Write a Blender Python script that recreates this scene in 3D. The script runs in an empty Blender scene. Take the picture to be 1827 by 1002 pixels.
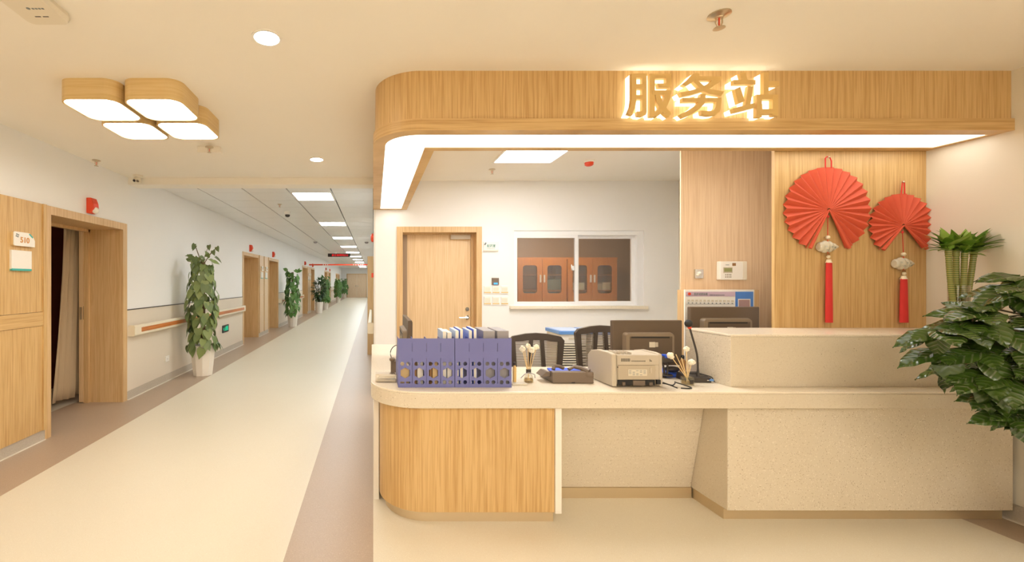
import bpy, math, random
from mathutils import Vector, Matrix

random.seed(7)
SC = bpy.context.scene
COL = SC.collection
PI = math.pi

# ------------------------------------------------------------------ camera, world, exposure
H = 1.375            # camera height
F = 766.0            # focal length in pixels of the 1827 px wide frame
CX, CY = 666.0, 503.0
cd = bpy.data.cameras.new('camera'); cam = bpy.data.objects.new('camera', cd); COL.objects.link(cam)
cam.location = (0, 0, H); cam.rotation_euler = (PI/2, 0, 0)
cd.sensor_width = 36.0; cd.lens = 36.0*F/1827.0
cd.shift_x = (913.5-CX)/1827.0; cd.shift_y = (CY-501.0)/1827.0
cd.clip_start = 0.05; cd.clip_end = 100
SC.camera = cam
w = bpy.data.worlds.new('world'); SC.world = w; w.use_nodes = True
w.node_tree.nodes['Background'].inputs[0].default_value = (1, .93, .82, 1)
w.node_tree.nodes['Background'].inputs[1].default_value = 0.15
SC.view_settings.view_transform = 'Standard'; SC.view_settings.look = 'None'
SC.view_settings.gamma = 1.0; SC.view_settings.use_curve_mapping = False
SC.view_settings.exposure = 1.40
SC.cycles.use_denoising = True
SC.cycles.max_bounces = 8; SC.cycles.diffuse_bounces = 6; SC.cycles.glossy_bounces = 4
SC.cycles.transparent_max_bounces = 12
SC.cycles.sample_clamp_indirect = 6.0

# light strengths (the place's visible lamps, plus added unseen fill lights)
WARM = (1.0, .925, .82); WARM2 = (1.0, .91, .79); STRIP = (1.0, .955, .88); NEUT = (1.0, .985, .96); COOL = (.93, .985, 1.0)
E_PETAL, E_DOWN, E_STRIP, E_ROOM, E_CORR, E_BACK = 6.5, 24.0, 1.35, 8.0, 11.5, 12.5

def P(x, y, Y):
    return ((x-CX)*Y/F, Y, H-(y-CY)*Y/F)
def PX(x, Y): return (x-CX)*Y/F
def PZ(y, Y): return H-(y-CY)*Y/F

# ------------------------------------------------------------------ materials
def s2l(c):
    return tuple(((v/255.0)/12.92 if v/255.0 <= .04045 else ((v/255.0+.055)/1.055)**2.4) for v in c)

def new_mat(name, col=(.8,.8,.8), rough=.5, metal=0.0, spec=.5, coat=0.0):
    m = bpy.data.materials.new(name); m.use_nodes = True
    b = m.node_tree.nodes['Principled BSDF']
    b.inputs['Base Color'].default_value = (*col, 1); b.inputs['Roughness'].default_value = rough
    b.inputs['Metallic'].default_value = metal; b.inputs['Specular IOR Level'].default_value = spec
    b.inputs['Coat Weight'].default_value = coat
    return m

def nodes(m): return m.node_tree.nodes, m.node_tree.links, m.node_tree.nodes['Principled BSDF']

def mix_col(n, l, fac, a, b):
    x = n.new('ShaderNodeMix'); x.data_type = 'RGBA'
    if isinstance(fac, (int, float)): x.inputs[0].default_value = fac
    else: l.new(fac, x.inputs[0])
    for v, s in ((a, x.inputs[6]), (b, x.inputs[7])):
        if isinstance(v, tuple): s.default_value = (*v[:3], 1)
        else: l.new(v, s)
    return x.outputs[2]

def mapped(n, l, scale, rot=(0,0,0)):
    t = n.new('ShaderNodeTexCoord'); mp = n.new('ShaderNodeMapping')
    mp.inputs['Scale'].default_value = scale; mp.inputs['Rotation'].default_value = rot
    l.new(t.outputs['Object'], mp.inputs['Vector']); return mp.outputs['Vector']

def noise(n, l, vec, scale, detail=3, rough=.55, dist=0.0):
    x = n.new('ShaderNodeTexNoise'); x.inputs['Scale'].default_value = scale; x.inputs['Detail'].default_value = detail
    x.inputs['Roughness'].default_value = rough; x.inputs['Distortion'].default_value = dist
    l.new(vec, x.inputs['Vector']); return x.outputs['Fac']

def ramp(n, l, fac, stops):
    r = n.new('ShaderNodeValToRGB'); e = r.color_ramp.elements
    e[0].position = stops[0][0]; e[0].color = (*stops[0][1], 1)
    e[1].position = stops[-1][0]; e[1].color = (*stops[-1][1], 1)
    for p, c in stops[1:-1]:
        k = e.new(p); k.color = (*c, 1)
    l.new(fac, r.inputs[0]); return r.outputs[0]

def bump(n, l, b, h, strength, dist=.002):
    x = n.new('ShaderNodeBump'); x.inputs['Strength'].default_value = strength; x.inputs['Distance'].default_value = dist
    l.new(h, x.inputs['Height']); l.new(x.outputs[0], b.inputs['Normal'])

def wood(name, light, dark, horiz=False, rough=.42):
    m = new_mat(name, light, rough); n, l, b = nodes(m)
    s1 = (2.2, 2.2, 95) if horiz else (95, 95, 2.2)
    s2 = (.55, .55, 12) if horiz else (11, 11, .55)
    f1 = noise(n, l, mapped(n, l, s1), 1.0, 3, .6)
    f2 = noise(n, l, mapped(n, l, s2), 1.0, 2, .5, 1.4)
    # cathedral rings from stretched noise
    mu = n.new('ShaderNodeMath'); mu.operation = 'MULTIPLY'; mu.inputs[1].default_value = 34; l.new(f2, mu.inputs[0])
    si = n.new('ShaderNodeMath'); si.operation = 'SINE'; l.new(mu.outputs[0], si.inputs[0])
    sc = n.new('ShaderNodeMapRange'); sc.inputs[1].default_value = -.2; sc.inputs[2].default_value = 1
    l.new(si.outputs[0], sc.inputs[0])
    c1 = ramp(n, l, f1, [(.36, dark), (.56, light)])
    mul = n.new('ShaderNodeMath'); mul.operation = 'MULTIPLY'; mul.inputs[1].default_value = .28; l.new(sc.outputs[0], mul.inputs[0])
    c = mix_col(n, l, mul.outputs[0], c1, dark)
    l.new(c, b.inputs['Base Color'])
    bump(n, l, b, f1, .12, .001)
    return m

def speckled(name, base, specks, scale=130, rough=.3, coat=0.0, amount=.3):
    m = new_mat(name, base, rough, coat=coat); n, l, b = nodes(m)
    t = mapped(n, l, (1,1,1))
    v = n.new('ShaderNodeTexVoronoi'); v.inputs['Scale'].default_value = scale; l.new(t, v.inputs['Vector'])
    v2 = n.new('ShaderNodeTexVoronoi'); v2.inputs['Scale'].default_value = scale*.42; l.new(t, v2.inputs['Vector'])
    def chips(vn, th, dth):
        sp = n.new('ShaderNodeSeparateColor'); l.new(vn.outputs['Color'], sp.inputs[0])
        g = n.new('ShaderNodeMath'); g.operation = 'GREATER_THAN'; g.inputs[1].default_value = th; l.new(sp.outputs[0], g.inputs[0])
        d = n.new('ShaderNodeMath'); d.operation = 'LESS_THAN'; d.inputs[1].default_value = dth; l.new(vn.outputs['Distance'], d.inputs[0])
        mm = n.new('ShaderNodeMath'); mm.operation = 'MULTIPLY'; l.new(g.outputs[0], mm.inputs[0]); l.new(d.outputs[0], mm.inputs[1])
        return mm.outputs[0], sp.outputs[1]
    k1, r1 = chips(v, 1-amount, .42)
    k2, r2 = chips(v2, .95, .16)
    c1 = mix_col(n, l, r1, specks[0], specks[1])
    a = mix_col(n, l, k1, base, c1)
    a2 = mix_col(n, l, k2, a, specks[2])
    big = noise(n, l, t, 2.5, 2)
    a3 = mix_col(n, l, ramp(n, l, big, [(.35, (0,0,0)), (.65, (.07,.07,.07))]), a2, specks[0])
    l.new(a3, b.inputs['Base Color'])
    return m

def plaster(name, col, rough=.75):
    m = new_mat(name, col, rough, spec=.3); n, l, b = nodes(m)
    t = mapped(n, l, (1,1,1))
    f = noise(n, l, t, 2.0, 3)
    d = tuple(v*.965 for v in col)
    l.new(mix_col(n, l, f, col, d), b.inputs['Base Color'])
    bump(n, l, b, noise(n, l, t, 260, 2), .05, .001)
    return m

def emit(name, col, s):
    m = bpy.data.materials.new(name); m.use_nodes = True; n = m.node_tree.nodes; n.clear()
    e = n.new('ShaderNodeEmission'); o = n.new('ShaderNodeOutputMaterial')
    e.inputs[0].default_value = (*col, 1); e.inputs[1].default_value = s
    m.node_tree.links.new(e.outputs[0], o.inputs[0]); return m

def glass_thin(name, tint=(1,1,1), gloss=.09, rough=.0):
    m = bpy.data.materials.new(name); m.use_nodes = True; n = m.node_tree.nodes; l = m.node_tree.links; n.clear()
    t = n.new('ShaderNodeBsdfTransparent'); t.inputs[0].default_value = (*tint, 1)
    g = n.new('ShaderNodeBsdfGlossy'); g.inputs['Roughness'].default_value = rough
    fr = n.new('ShaderNodeLayerWeight'); pw_ = n.new('ShaderNodeMath'); pw_.operation = 'POWER'; pw_.inputs[1].default_value = 4; l.new(fr.outputs['Facing'], pw_.inputs[0])
    ad = n.new('ShaderNodeMath'); ad.operation = 'MULTIPLY_ADD'; ad.inputs[1].default_value = .8; ad.inputs[2].default_value = gloss; l.new(pw_.outputs[0], ad.inputs[0])
    mx = n.new('ShaderNodeMixShader'); o = n.new('ShaderNodeOutputMaterial')
    l.new(ad.outputs[0], mx.inputs[0]); l.new(t.outputs[0], mx.inputs[1]); l.new(g.outputs[0], mx.inputs[2]); l.new(mx.outputs[0], o.inputs[0])
    return m

def leaf_mat(name, dark, light, rough=.35, veins=False, pale=(.6,.55,.4), yellow=None):
    m = new_mat(name, dark, rough, spec=.5); n, l, b = nodes(m)
    oi = n.new('ShaderNodeObjectInfo')
    t = mapped(n, l, (1,1,1))
    f = noise(n, l, t, 18, 2)
    c = mix_col(n, l, f, dark, light)
    c = mix_col(n, l, oi.outputs['Random'], c, light if yellow is None else yellow) if not veins else c
    if veins:
        sx = n.new('ShaderNodeSeparateXYZ'); l.new(t, sx.inputs[0])
        ab = n.new('ShaderNodeMath'); ab.operation = 'ABSOLUTE'; l.new(sx.outputs[0], ab.inputs[0])
        mu = n.new('ShaderNodeMath'); mu.operation = 'MULTIPLY_ADD'; mu.inputs[1].default_value = -.9; l.new(ab.outputs[0], mu.inputs[0]); l.new(sx.outputs[1], mu.inputs[2])
        m2 = n.new('ShaderNodeMath'); m2.operation = 'MULTIPLY'; m2.inputs[1].default_value = 260; l.new(mu.outputs[0], m2.inputs[0])
        si = n.new('ShaderNodeMath'); si.operation = 'SINE'; l.new(m2.outputs[0], si.inputs[0])
        nn = noise(n, l, t, 30, 2)
        th = n.new('ShaderNodeMath'); th.operation = 'MULTIPLY'; l.new(si.outputs[0], th.inputs[0]); l.new(nn, th.inputs[1])
        mr = n.new('ShaderNodeMapRange'); mr.inputs[1].default_value = .22; mr.inputs[2].default_value = .6; mr.inputs[4].default_value = .30
        l.new(th.outputs[0], mr.inputs[0])
        rn = n.new('ShaderNodeMath'); rn.operation = 'MULTIPLY'; l.new(mr.outputs[0], rn.inputs[0]); l.new(oi.outputs['Random'], rn.inputs[1])
        c = mix_col(n, l, rn.outputs[0], c, pale)
        bump(n, l, b, si.outputs[0], .22, .003)
    l.new(c, b.inputs['Base Color'])
    return m

M = {}
M['wall'] = plaster('wall_paint', (.80, .765, .71))
M['wall_white'] = plaster('wall_paint_white', (.84, .83, .81))
M['wall_cream'] = plaster('wall_paint_cream', (.76, .70, .575))
M['wainscot'] = plaster('wainscot_beige', (.74, .66, .55), .5)
M['ceiling'] = plaster('ceiling_paint', (.88, .835, .75), .85)
M['wood'] = wood('oak_laminate_upright', (.65, .435, .19), (.51, .305, .11))
M['wood_h'] = wood('oak_laminate_lengthwise', (.65, .435, .19), (.51, .305, .11), True)
M['wood_petal'] = wood('pale_oak_shade', (.72, .53, .255), (.66, .46, .20), True)
M['wood_lt'] = wood('oak_laminate_lit', (.78, .60, .41), (.68, .49, .31))  # paler copy of the oak; room light on the partition put into its colour
M['door'] = wood('oak_door_veneer', (.74, .545, .325), (.65, .445, .235))
M['frame'] = wood('oak_frame', (.67, .46, .235), (.56, .35, .155))
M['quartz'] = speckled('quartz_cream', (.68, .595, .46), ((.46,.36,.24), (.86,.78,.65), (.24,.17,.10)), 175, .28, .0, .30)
M['quartz_lit'] = speckled('quartz_cream_lit', (.80, .71, .57), ((.60,.50,.36), (.90,.84,.72), (.42,.32,.22)), 175, .22, .0, .25)  # same quartz, brighter light on upward faces put into the colour
M['white_lam'] = new_mat('white_laminate', (.82, .77, .68), .45)
M['vinyl'] = speckled('vinyl_floor_cream', (.715, .655, .525), ((.66,.58,.44), (.80,.75,.63), (.58,.49,.36)), 230, .36, 0, .45)
M['vinyl_c'] = M['vinyl']
M['vinyl_brown'] = speckled('vinyl_floor_brown', (.43, .325, .235), ((.35,.26,.18), (.53,.42,.32), (.29,.21,.14)), 230, .36, 0, .5)
M['skirting'] = speckled('vinyl_skirting_grey', (.50, .44, .36), ((.38,.33,.27), (.62,.56,.48), (.3,.25,.2)), 210, .4, 0, .5)
M['joint'] = new_mat('pale_joint_strip', (.78, .72, .62), .5)
M['steel'] = new_mat('brushed_steel', (.66, .54, .36), .38, .75)
M['chrome'] = new_mat('chrome', (.72, .70, .66), .18, 1.0)
M['dark'] = new_mat('dark_plastic', (.045, .035, .03), .45)
M['black'] = new_mat('black_rubber', (.015, .014, .013), .6)
M['mon'] = new_mat('monitor_plastic', (.115, .078, .05), .42)
M['mon_lt'] = new_mat('monitor_plastic_light', (.24, .18, .12), .4)
M['tile'] = new_mat('ceiling_tile_metal', (.76, .75, .73), .32, 0.0, .6)
M['tile_dark'] = new_mat('ceiling_void', (.02, .018, .016), .9)
M['white'] = new_mat('white_plastic', (.84, .81, .75), .4)
M['offwhite'] = new_mat('cream_plastic', (.76, .70, .58), .45)
M['brass'] = new_mat('nickel_sprinkler', (.62, .52, .38), .3, .9)
M['red'] = new_mat('red_plastic', (.72, .06, .015), .4)
M['redpaper'] = new_mat('red_paper', (.64, .098, .042), .7)
M['redthread'] = new_mat('red_thread', (.66, .035, .03), .8)
M['gold'] = new_mat('sign_gold', (.70, .47, .17), .5, .0)
M['rail_orange'] = wood('handrail_orange_wood', (.62, .22, .06), (.45, .14, .035), True, .35)
M['rail'] = new_mat('handrail_cream', (.80, .72, .56), .4)
M['purple'] = new_mat('blue_violet_plastic', (.15, .16, .40), .45)
M['bluelid'] = new_mat('blue_lid', (.12, .28, .62), .4)
M['blue'] = new_mat('blue_card', (.03, .10, .62), .45)
M['bluepale'] = new_mat('pale_blue_card', (.45, .55, .75), .6)
M['paper'] = new_mat('paper', (.82, .77, .68), .8)
M['grey'] = new_mat('grey_card', (.34, .32, .33), .6)
M['brown'] = new_mat('brown_card', (.30, .15, .05), .6)
M['tan'] = new_mat('tan_card', (.72, .52, .25), .6)
M['printer'] = new_mat('printer_beige', (.52, .45, .35), .5)
M['printer2'] = new_mat('printer_beige_panel', (.46, .39, .29), .5)
M['phone'] = new_mat('taupe_plastic', (.17, .125, .09), .5)
M['curtain'] = new_mat('curtain_fabric', (.50, .385, .25), .9)
M['darkwood'] = new_mat('dark_red_wood', (.20, .038, .012), .6)
M['teal'] = new_mat('teal_plastic', (.05, .42, .38), .4)
M['signtext'] = new_mat('sign_text_orange', (.62, .28, .07), .5)
M['greytext'] = new_mat('sign_text_grey', (.22, .25, .25), .5)
M['greentext'] = new_mat('sign_text_green', (.10, .32, .27), .5)
M['pot'] = new_mat('white_planter', (.82, .76, .68), .35)
M['soil'] = new_mat('soil', (.06, .035, .02), .9)
M['stem'] = new_mat('brown_stem', (.16, .11, .05), .7)
M['greenstem'] = new_mat('green_stem', (.18, .22, .06), .6)
M['leaf_pothos'] = leaf_mat('pothos_leaf', (.065, .12, .035), (.16, .22, .08), .36, yellow=(.24,.30,.10))
M['leaf_far'] = leaf_mat('pothos_leaf_dark', (.035, .10, .02), (.10, .24, .05), .35, yellow=(.13,.27,.06))
M['leaf_dark'] = leaf_mat('ficus_leaf', (.012, .045, .012), (.045, .11, .03), .35, yellow=(.05,.10,.03))
M['leaf_big'] = leaf_mat('glossy_leaf', (.016, .040, .006), (.060, .105, .012), .22, True, (.50,.44,.30))
M['leaf_bamboo'] = leaf_mat('bamboo_leaf', (.045, .13, .010), (.15, .30, .02), .4, yellow=(.22,.34,.04))
M['cabwood'] = wood('orange_cabinet_wood', (.62, .25, .05), (.50, .18, .03))
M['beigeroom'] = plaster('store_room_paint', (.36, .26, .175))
M['teabox'] = new_mat('grey_blue_box', (.20, .24, .24), .6)
M['glass'] = glass_thin('window_glass', (.93, .90, .86), .10)
M['clear'] = glass_thin('clear_glass', (.93, .93, .88), .10)
M['acryl'] = glass_thin('acrylic', (.92, .88, .82), .2)
M['water'] = glass_thin('amber_water', (.78, .66, .38), .08)
M['pebble'] = new_mat('orange_pebbles', (.70, .28, .05), .4)
M['alu'] = new_mat('white_aluminium', (.84, .84, .84), .35)
M['lcd'] = new_mat('lcd_green', (.28, .30, .12), .3)
M['lilac'] = new_mat('lilac_print', (.56, .42, .52), .6)
M['blueprint'] = new_mat('blue_print', (.07, .22, .62), .5)
M['pinkscreen'] = new_mat('mauve_screen', (.40, .25, .24), .3)
M['mesh'] = new_mat('chair_mesh', (.30, .25, .19), .8)
M['chair'] = new_mat('chair_frame_plastic', (.075, .055, .042), .45)
M['shell'] = speckled('sea_shell', (.66, .60, .46), ((.30,.32,.26), (.80,.74,.62), (.16,.15,.12)), 60, .35, 0, .4)
M['bead'] = new_mat('cream_bead', (.80, .70, .52), .3)
M['flower'] = new_mat('dried_flower', (.84, .78, .62), .9)
M['reed'] = new_mat('reed_stick', (.78, .58, .30), .7)
M['label'] = new_mat('silver_label', (.66, .60, .48), .5)
M['e_petal'] = emit('petal_lamp_glow', WARM, E_PETAL)
M['e_down'] = emit('downlight_glow', WARM2, E_DOWN)
M['e_strip'] = emit('soffit_strip_glow', STRIP, E_STRIP)
M['e_room'] = emit('station_panel_glow', NEUT, E_ROOM)
M['e_corr'] = emit('corridor_panel_glow', COOL, E_CORR)
M['e_back'] = emit('lobby_fill_glow', WARM, E_BACK)  # for the added fill panels behind the viewpoint
M['e_letter'] = emit('letter_glow', (1, .88, .66), 1.25)
M['e_exit'] = emit('exit_glow', (.03, .62, .30), .42)
M['e_red'] = emit('led_red', (1, .03, .03), .45)
M['e_blue'] = emit('led_blue', (.1, .4, 1), .7)
M['e_store'] = emit('store_fill_glow', (1, .82, .58), 11.0)  # for the lamp added in the store room
M['e_ward'] = emit('ward_fill_glow', (1, .85, .62), 3.0)  # for the lamp added in the curtained room
# bamboo rings
_m = new_mat('bamboo_stalk', (.16, .24, .05), .4); _n, _l, _b = nodes(_m)
_sx = _n.new('ShaderNodeSeparateXYZ'); _l.new(mapped(_n, _l, (1,1,1)), _sx.inputs[0])
_mu = _n.new('ShaderNodeMath'); _mu.operation = 'MULTIPLY'; _mu.inputs[1].default_value = 560; _l.new(_sx.outputs[2], _mu.inputs[0])
_si = _n.new('ShaderNodeMath'); _si.operation = 'SINE'; _l.new(_mu.outputs[0], _si.inputs[0])
_l.new(ramp(_n, _l, _si.outputs[0], [(.0, (.10,.15,.02)), (.60, (.13,.18,.03)), (.85, (.52,.40,.14))]), _b.inputs['Base Color'])
M['bamboo'] = _m

# ------------------------------------------------------------------ mesh helpers
ORG = {}
class MB:
    def __init__(s): s.v = []; s.f = []
    def add(s, vs, fs):
        k = len(s.v); s.v += [tuple(v) for v in vs]; s.f += [tuple(i+k for i in f) for f in fs]; return s
    def box(s, x0, x1, y0, y1, z0, z1):
        vs = [(x0,y0,z0),(x1,y0,z0),(x1,y1,z0),(x0,y1,z0),(x0,y0,z1),(x1,y0,z1),(x1,y1,z1),(x0,y1,z1)]
        return s.add(vs, [(0,3,2,1),(4,5,6,7),(0,1,5,4),(1,2,6,5),(2,3,7,6),(3,0,4,7)])
    def prism(s, poly, a, b, axis='z', taper=None):
        n = len(poly)
        def mk(p, t):
            if axis == 'z': return (p[0], p[1], t)
            if axis == 'y': return (p[0], t, p[1])
            return (t, p[0], p[1])
        top = poly if taper is None else taper
        vs = [mk(p, a) for p in poly] + [mk(p, b) for p in top]
        fs = [tuple(range(n))[::-1], tuple(range(n, 2*n))] + [(i, (i+1) % n, n+(i+1) % n, n+i) for i in range(n)]
        return s.add(vs, fs)
    def tube(s, pts, r, n=8, cap=True):
        pts = [Vector(p) for p in pts]; rs = r if isinstance(r, (list, tuple)) else [r]*len(pts)
        vs = []; fs = []; up = None
        for i, p in enumerate(pts):
            d = (pts[min(i+1, len(pts)-1)] - pts[max(i-1, 0)]).normalized()
            if up is None:
                up = Vector((0,0,1)) if abs(d.z) < .9 else Vector((1,0,0))
            a = d.cross(up).normalized(); b = d.cross(a).normalized(); up = -b if False else up
            for k in range(n):
                t = 2*PI*k/n; vs.append(p + (a*math.cos(t) + b*math.sin(t))*rs[i])
        for i in range(len(pts)-1):
            for k in range(n):
                fs.append((i*n+k, i*n+(k+1) % n, (i+1)*n+(k+1) % n, (i+1)*n+k))
        if cap: fs += [tuple(range(n))[::-1], tuple(range((len(pts)-1)*n, len(pts)*n))]
        return s.add(vs, fs)
    def lathe(s, prof, c=(0,0,0), n=20, axis='z', sx=1.0, sy=1.0):
        vs = []; fs = []
        for r, z in prof:
            for k in range(n):
                t = 2*PI*k/n; x, y = r*math.cos(t)*sx, r*math.sin(t)*sy
                if axis == 'z': vs.append((c[0]+x, c[1]+y, c[2]+z))
                elif axis == 'y': vs.append((c[0]+x, c[1]+z, c[2]+y))
                else: vs.append((c[0]+z, c[1]+x, c[2]+y))
        for i in range(len(prof)-1):
            for k in range(n):
                fs.append((i*n+k, i*n+(k+1) % n, (i+1)*n+(k+1) % n, (i+1)*n+k))
        fs += [tuple(range(n))[::-1], tuple(range((len(prof)-1)*n, len(prof)*n))]
        return s.add(vs, fs)
    def ball(s, c, r, n=10, m=6, sc=(1,1,1)):
        vs = []; fs = []
        for i in range(m+1):
            th = PI*i/m
            for k in range(n):
                t = 2*PI*k/n; q = max(math.sin(th), .02)
                vs.append((c[0]+r*sc[0]*q*math.cos(t), c[1]+r*sc[1]*q*math.sin(t), c[2]+r*sc[2]*math.cos(th)))
        for i in range(m):
            for k in range(n): fs.append((i*n+k, (i+1)*n+k, (i+1)*n+(k+1) % n, i*n+(k+1) % n))
        fs += [tuple(range(n)), tuple(range(m*n, (m+1)*n))[::-1]]
        return s.add(vs, fs)
    def mesh(s, name, mat=None, smooth=False, org=(0,0,0)):
        me = bpy.data.meshes.new(name)
        me.from_pydata([(v[0]-org[0], v[1]-org[1], v[2]-org[2]) for v in s.v], [], s.f)
        if mat is not None: me.materials.append(M[mat] if isinstance(mat, str) else mat)
        if smooth:
            me.polygons.foreach_set('use_smooth', [True]*len(me.polygons))
            me.set_sharp_from_angle(angle=math.radians(40))
        me.update(); return me

def smooth_path(pts, m=5):
    pts = [Vector(p) for p in pts]; out = []
    for i in range(len(pts)-1):
        a = pts[max(i-1, 0)]; b = pts[i]; c = pts[i+1]; d = pts[min(i+2, len(pts)-1)]
        for k in range(m):
            t = k/m
            out.append(tuple(.5*((2*b)+(c-a)*t+(2*a-5*b+4*c-d)*t*t+(3*b-a-3*c+d)*t*t*t)))
    out.append(tuple(pts[-1])); return out

def root_org(p):
    while p is not None:
        if p.name in ORG: return ORG[p.name]
        p = p.parent
    return (0, 0, 0)

def addobj(name, me, parent=None, bevel=0, seg=2):
    o = bpy.data.objects.new(name, me); COL.objects.link(o)
    if parent is not None: o.parent = parent
    if bevel:
        b = o.modifiers.new('bevel', 'BEVEL'); b.width = bevel; b.segments = seg; b.limit_method = 'ANGLE'; b.angle_limit = math.radians(40)
    return o

def part(name, mb, mat, parent, bevel=0, smooth=False, label=None, kind=None, seg=2):
    o = addobj(name, mb.mesh(name, mat, smooth, root_org(parent)), parent, bevel, seg)
    if label: o['label'] = label
    if kind: o['kind'] = kind
    return o

def tag(o, label, cat, group=None, kind=None):
    o['label'] = label; o['category'] = cat
    if group: o['group'] = group
    if kind: o['kind'] = kind
    return o

def thing(name, label, cat, loc, group=None, rz=0, world=True):
    o = bpy.data.objects.new(name, None); COL.objects.link(o); o.empty_display_size = .1
    o.location = loc; o.rotation_euler = (0, 0, rz)
    tag(o, label, cat, group)
    if world: ORG[o.name] = tuple(loc)
    return o

def single(name, label, cat, mb, mat, loc, group=None, bevel=0, smooth=False, kind=None, seg=2):
    o = addobj(name, mb.mesh(name, mat, smooth, loc), None, bevel, seg); o.location = loc
    ORG[o.name] = tuple(loc)
    return tag(o, label, cat, group, kind)

def struct(name, mb, mat, bevel=0, smooth=False, parent=None, label=None):
    o = addobj(name, mb.mesh(name, mat, smooth, root_org(parent)), parent, bevel)
    if parent is None: o['kind'] = 'structure'
    if label: o['label'] = label
    return o

def copy_tree(o, parent=None):
    c = o.copy(); COL.objects.link(c)
    if parent is not None:
        c.parent = parent
        if 'category' in c: del c['category']
    for ch in list(o.children): copy_tree(ch, c)
    return c

def rrect(x0, x1, y0, y1, r, n=6):
    out = []
    for cx, cy, a in ((x1-r, y0+r, -PI/2), (x1-r, y1-r, 0), (x0+r, y1-r, PI/2), (x0+r, y0+r, PI)):
        for k in range(n+1):
            t = a + PI/2*k/n; out.append((cx+r*math.cos(t), cy+r*math.sin(t)))
    return out

def ngon(cx, cy, r, n=6, rot=PI/2, sx=1, sy=1):
    return [(cx+r*sx*math.cos(rot+2*PI*k/n), cy+r*sy*math.sin(rot+2*PI*k/n)) for k in range(n)]

def plate(name, outer, holes, t, mat, axis='z', at=0.0, parent=None, loc=(0,0,0)):
    """flat plate with holes, from a filled 2D curve; returns a mesh. axis = the thickness axis, at = its start."""
    cu = bpy.data.curves.new(name, 'CURVE'); cu.dimensions = '2D'; cu.fill_mode = 'BOTH'; cu.extrude = t/2
    for poly in [outer]+holes:
        s = cu.splines.new('POLY'); s.points.add(len(poly)-1)
        for p, q in zip(s.points, poly): p.co = (q[0], q[1], 0, 1)
        s.use_cyclic_u = True
    ob = bpy.data.objects.new(name, cu); COL.objects.link(ob)
    dg = bpy.context.evaluated_depsgraph_get(); me = bpy.data.meshes.new_from_object(ob.evaluated_get(dg))
    bpy.data.objects.remove(ob); bpy.data.curves.remove(cu)
    me.name = name
    for v in me.vertices:
        x, y, z = v.co
        z = z + t/2 + at
        p = (x, y, z) if axis == 'z' else ((x, z, y) if axis == 'y' else (z, x, y))
        v.co = (p[0]-loc[0], p[1]-loc[1], p[2]-loc[2])
    me.materials.clear(); me.materials.append(M[mat])
    for p in me.polygons: p.use_smooth = False
    me.update(); return me

def part_me(name, me, parent, label=None, bevel=0):
    o = addobj(name, me, parent, bevel)
    if label: o['label'] = label
    return o

def text_mesh(name, s, size, ext, mat, offset=0.0, align='CENTER'):
    cu = bpy.data.curves.new(name, 'FONT'); cu.body = s; cu.size = size; cu.extrude = ext; cu.offset = offset
    cu.align_x = align; cu.align_y = 'CENTER'; cu.resolution_u = 3
    ob = bpy.data.objects.new(name, cu); COL.objects.link(ob)
    dg = bpy.context.evaluated_depsgraph_get(); me = bpy.data.meshes.new_from_object(ob.evaluated_get(dg))
    bpy.data.objects.remove(ob); bpy.data.curves.remove(cu)
    me.name = name; me.materials.clear(); me.materials.append(M[mat])
    return me

def fit_mesh(me, x0, x1, z0, z1, y0, y1):
    """map a text mesh (xy plane) to the xz box facing -y"""
    xs = [v.co.x for v in me.vertices]; ys = [v.co.y for v in me.vertices]; zs = [v.co.z for v in me.vertices]
    a, b, c, d, e, f = min(xs), max(xs), min(ys), max(ys), min(zs), max(zs)
    for v in me.vertices:
        X = x0+(v.co.x-a)/(b-a)*(x1-x0); Z = z0+(v.co.y-c)/(d-c)*(z1-z0); Y = y1-(v.co.z-e)/max(f-e, 1e-6)*(y1-y0)
        v.co = (X, Y, Z)
    me.update(); return me

# =================================================================== SETTING
XL, XR = -2.88, 3.70
CZ = 2.60            # lobby ceiling
CZ2 = 2.645          # corridor ceiling
YB = 5.20            # station back wall
YE = 38.6            # corridor end

fl = struct('floor', MB().box(-2.397, -.444, -4.2, YE+.3, -.06, 0), 'vinyl')
struct('floor_strip', MB().box(-3.41, -2.397, -4.2, YE+.3, -.06, 0), 'vinyl_brown', parent=fl)
struct('floor_strip', MB().box(-.444, .0, -4.2, YE+.3, -.06, 0), 'vinyl_brown', parent=fl)
struct('floor_panel', MB().box(.0, 3.42, -4.2, YB+.1, -.06, 0), 'vinyl', parent=fl)
struct('floor_strip', MB().box(3.42, 3.80, -4.2, YB+.1, -.06, 0), 'vinyl_brown', parent=fl)
struct('floor_panel', MB().box(-6.2, -3.41, 1.2, 7.0, -.06, 0), 'vinyl', parent=fl)
struct('floor_panel', MB().box(0.02, 6.2, YB+.1, 8.2, -.06, 0), 'vinyl_brown', parent=fl)

struct('ceiling', MB().box(XL-.2, XR+.2, -4.2, 5.04, CZ, CZ+.1), 'ceiling')
struct('ceiling_station', MB().box(0.0, XR+.2, 5.04, YB+.12, CZ, CZ+.1), 'ceiling')
struct('wall_right', MB().box(XR, XR+.12, -4.2, YB+.12, 0, CZ+.1), 'wall_cream')
struct('wall_rear', MB().box(XL-.6, XR+.2, -4.32, -4.2, 0, CZ+.1), 'wall')
struct('beam', MB().box(XL, 0.03, 5.04, 5.25, H+1.145, CZ+.12), 'ceiling', bevel=.004)
struct('wall_corridor_end', MB().box(XL-.6, 1.0, YE, YE+.1, 0, 2.8), 'wall_white')
struct('wall_corridor_right', MB().box(0.005, .12, YB+.12, YE, 0, 2.8), 'wall_white')

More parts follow.
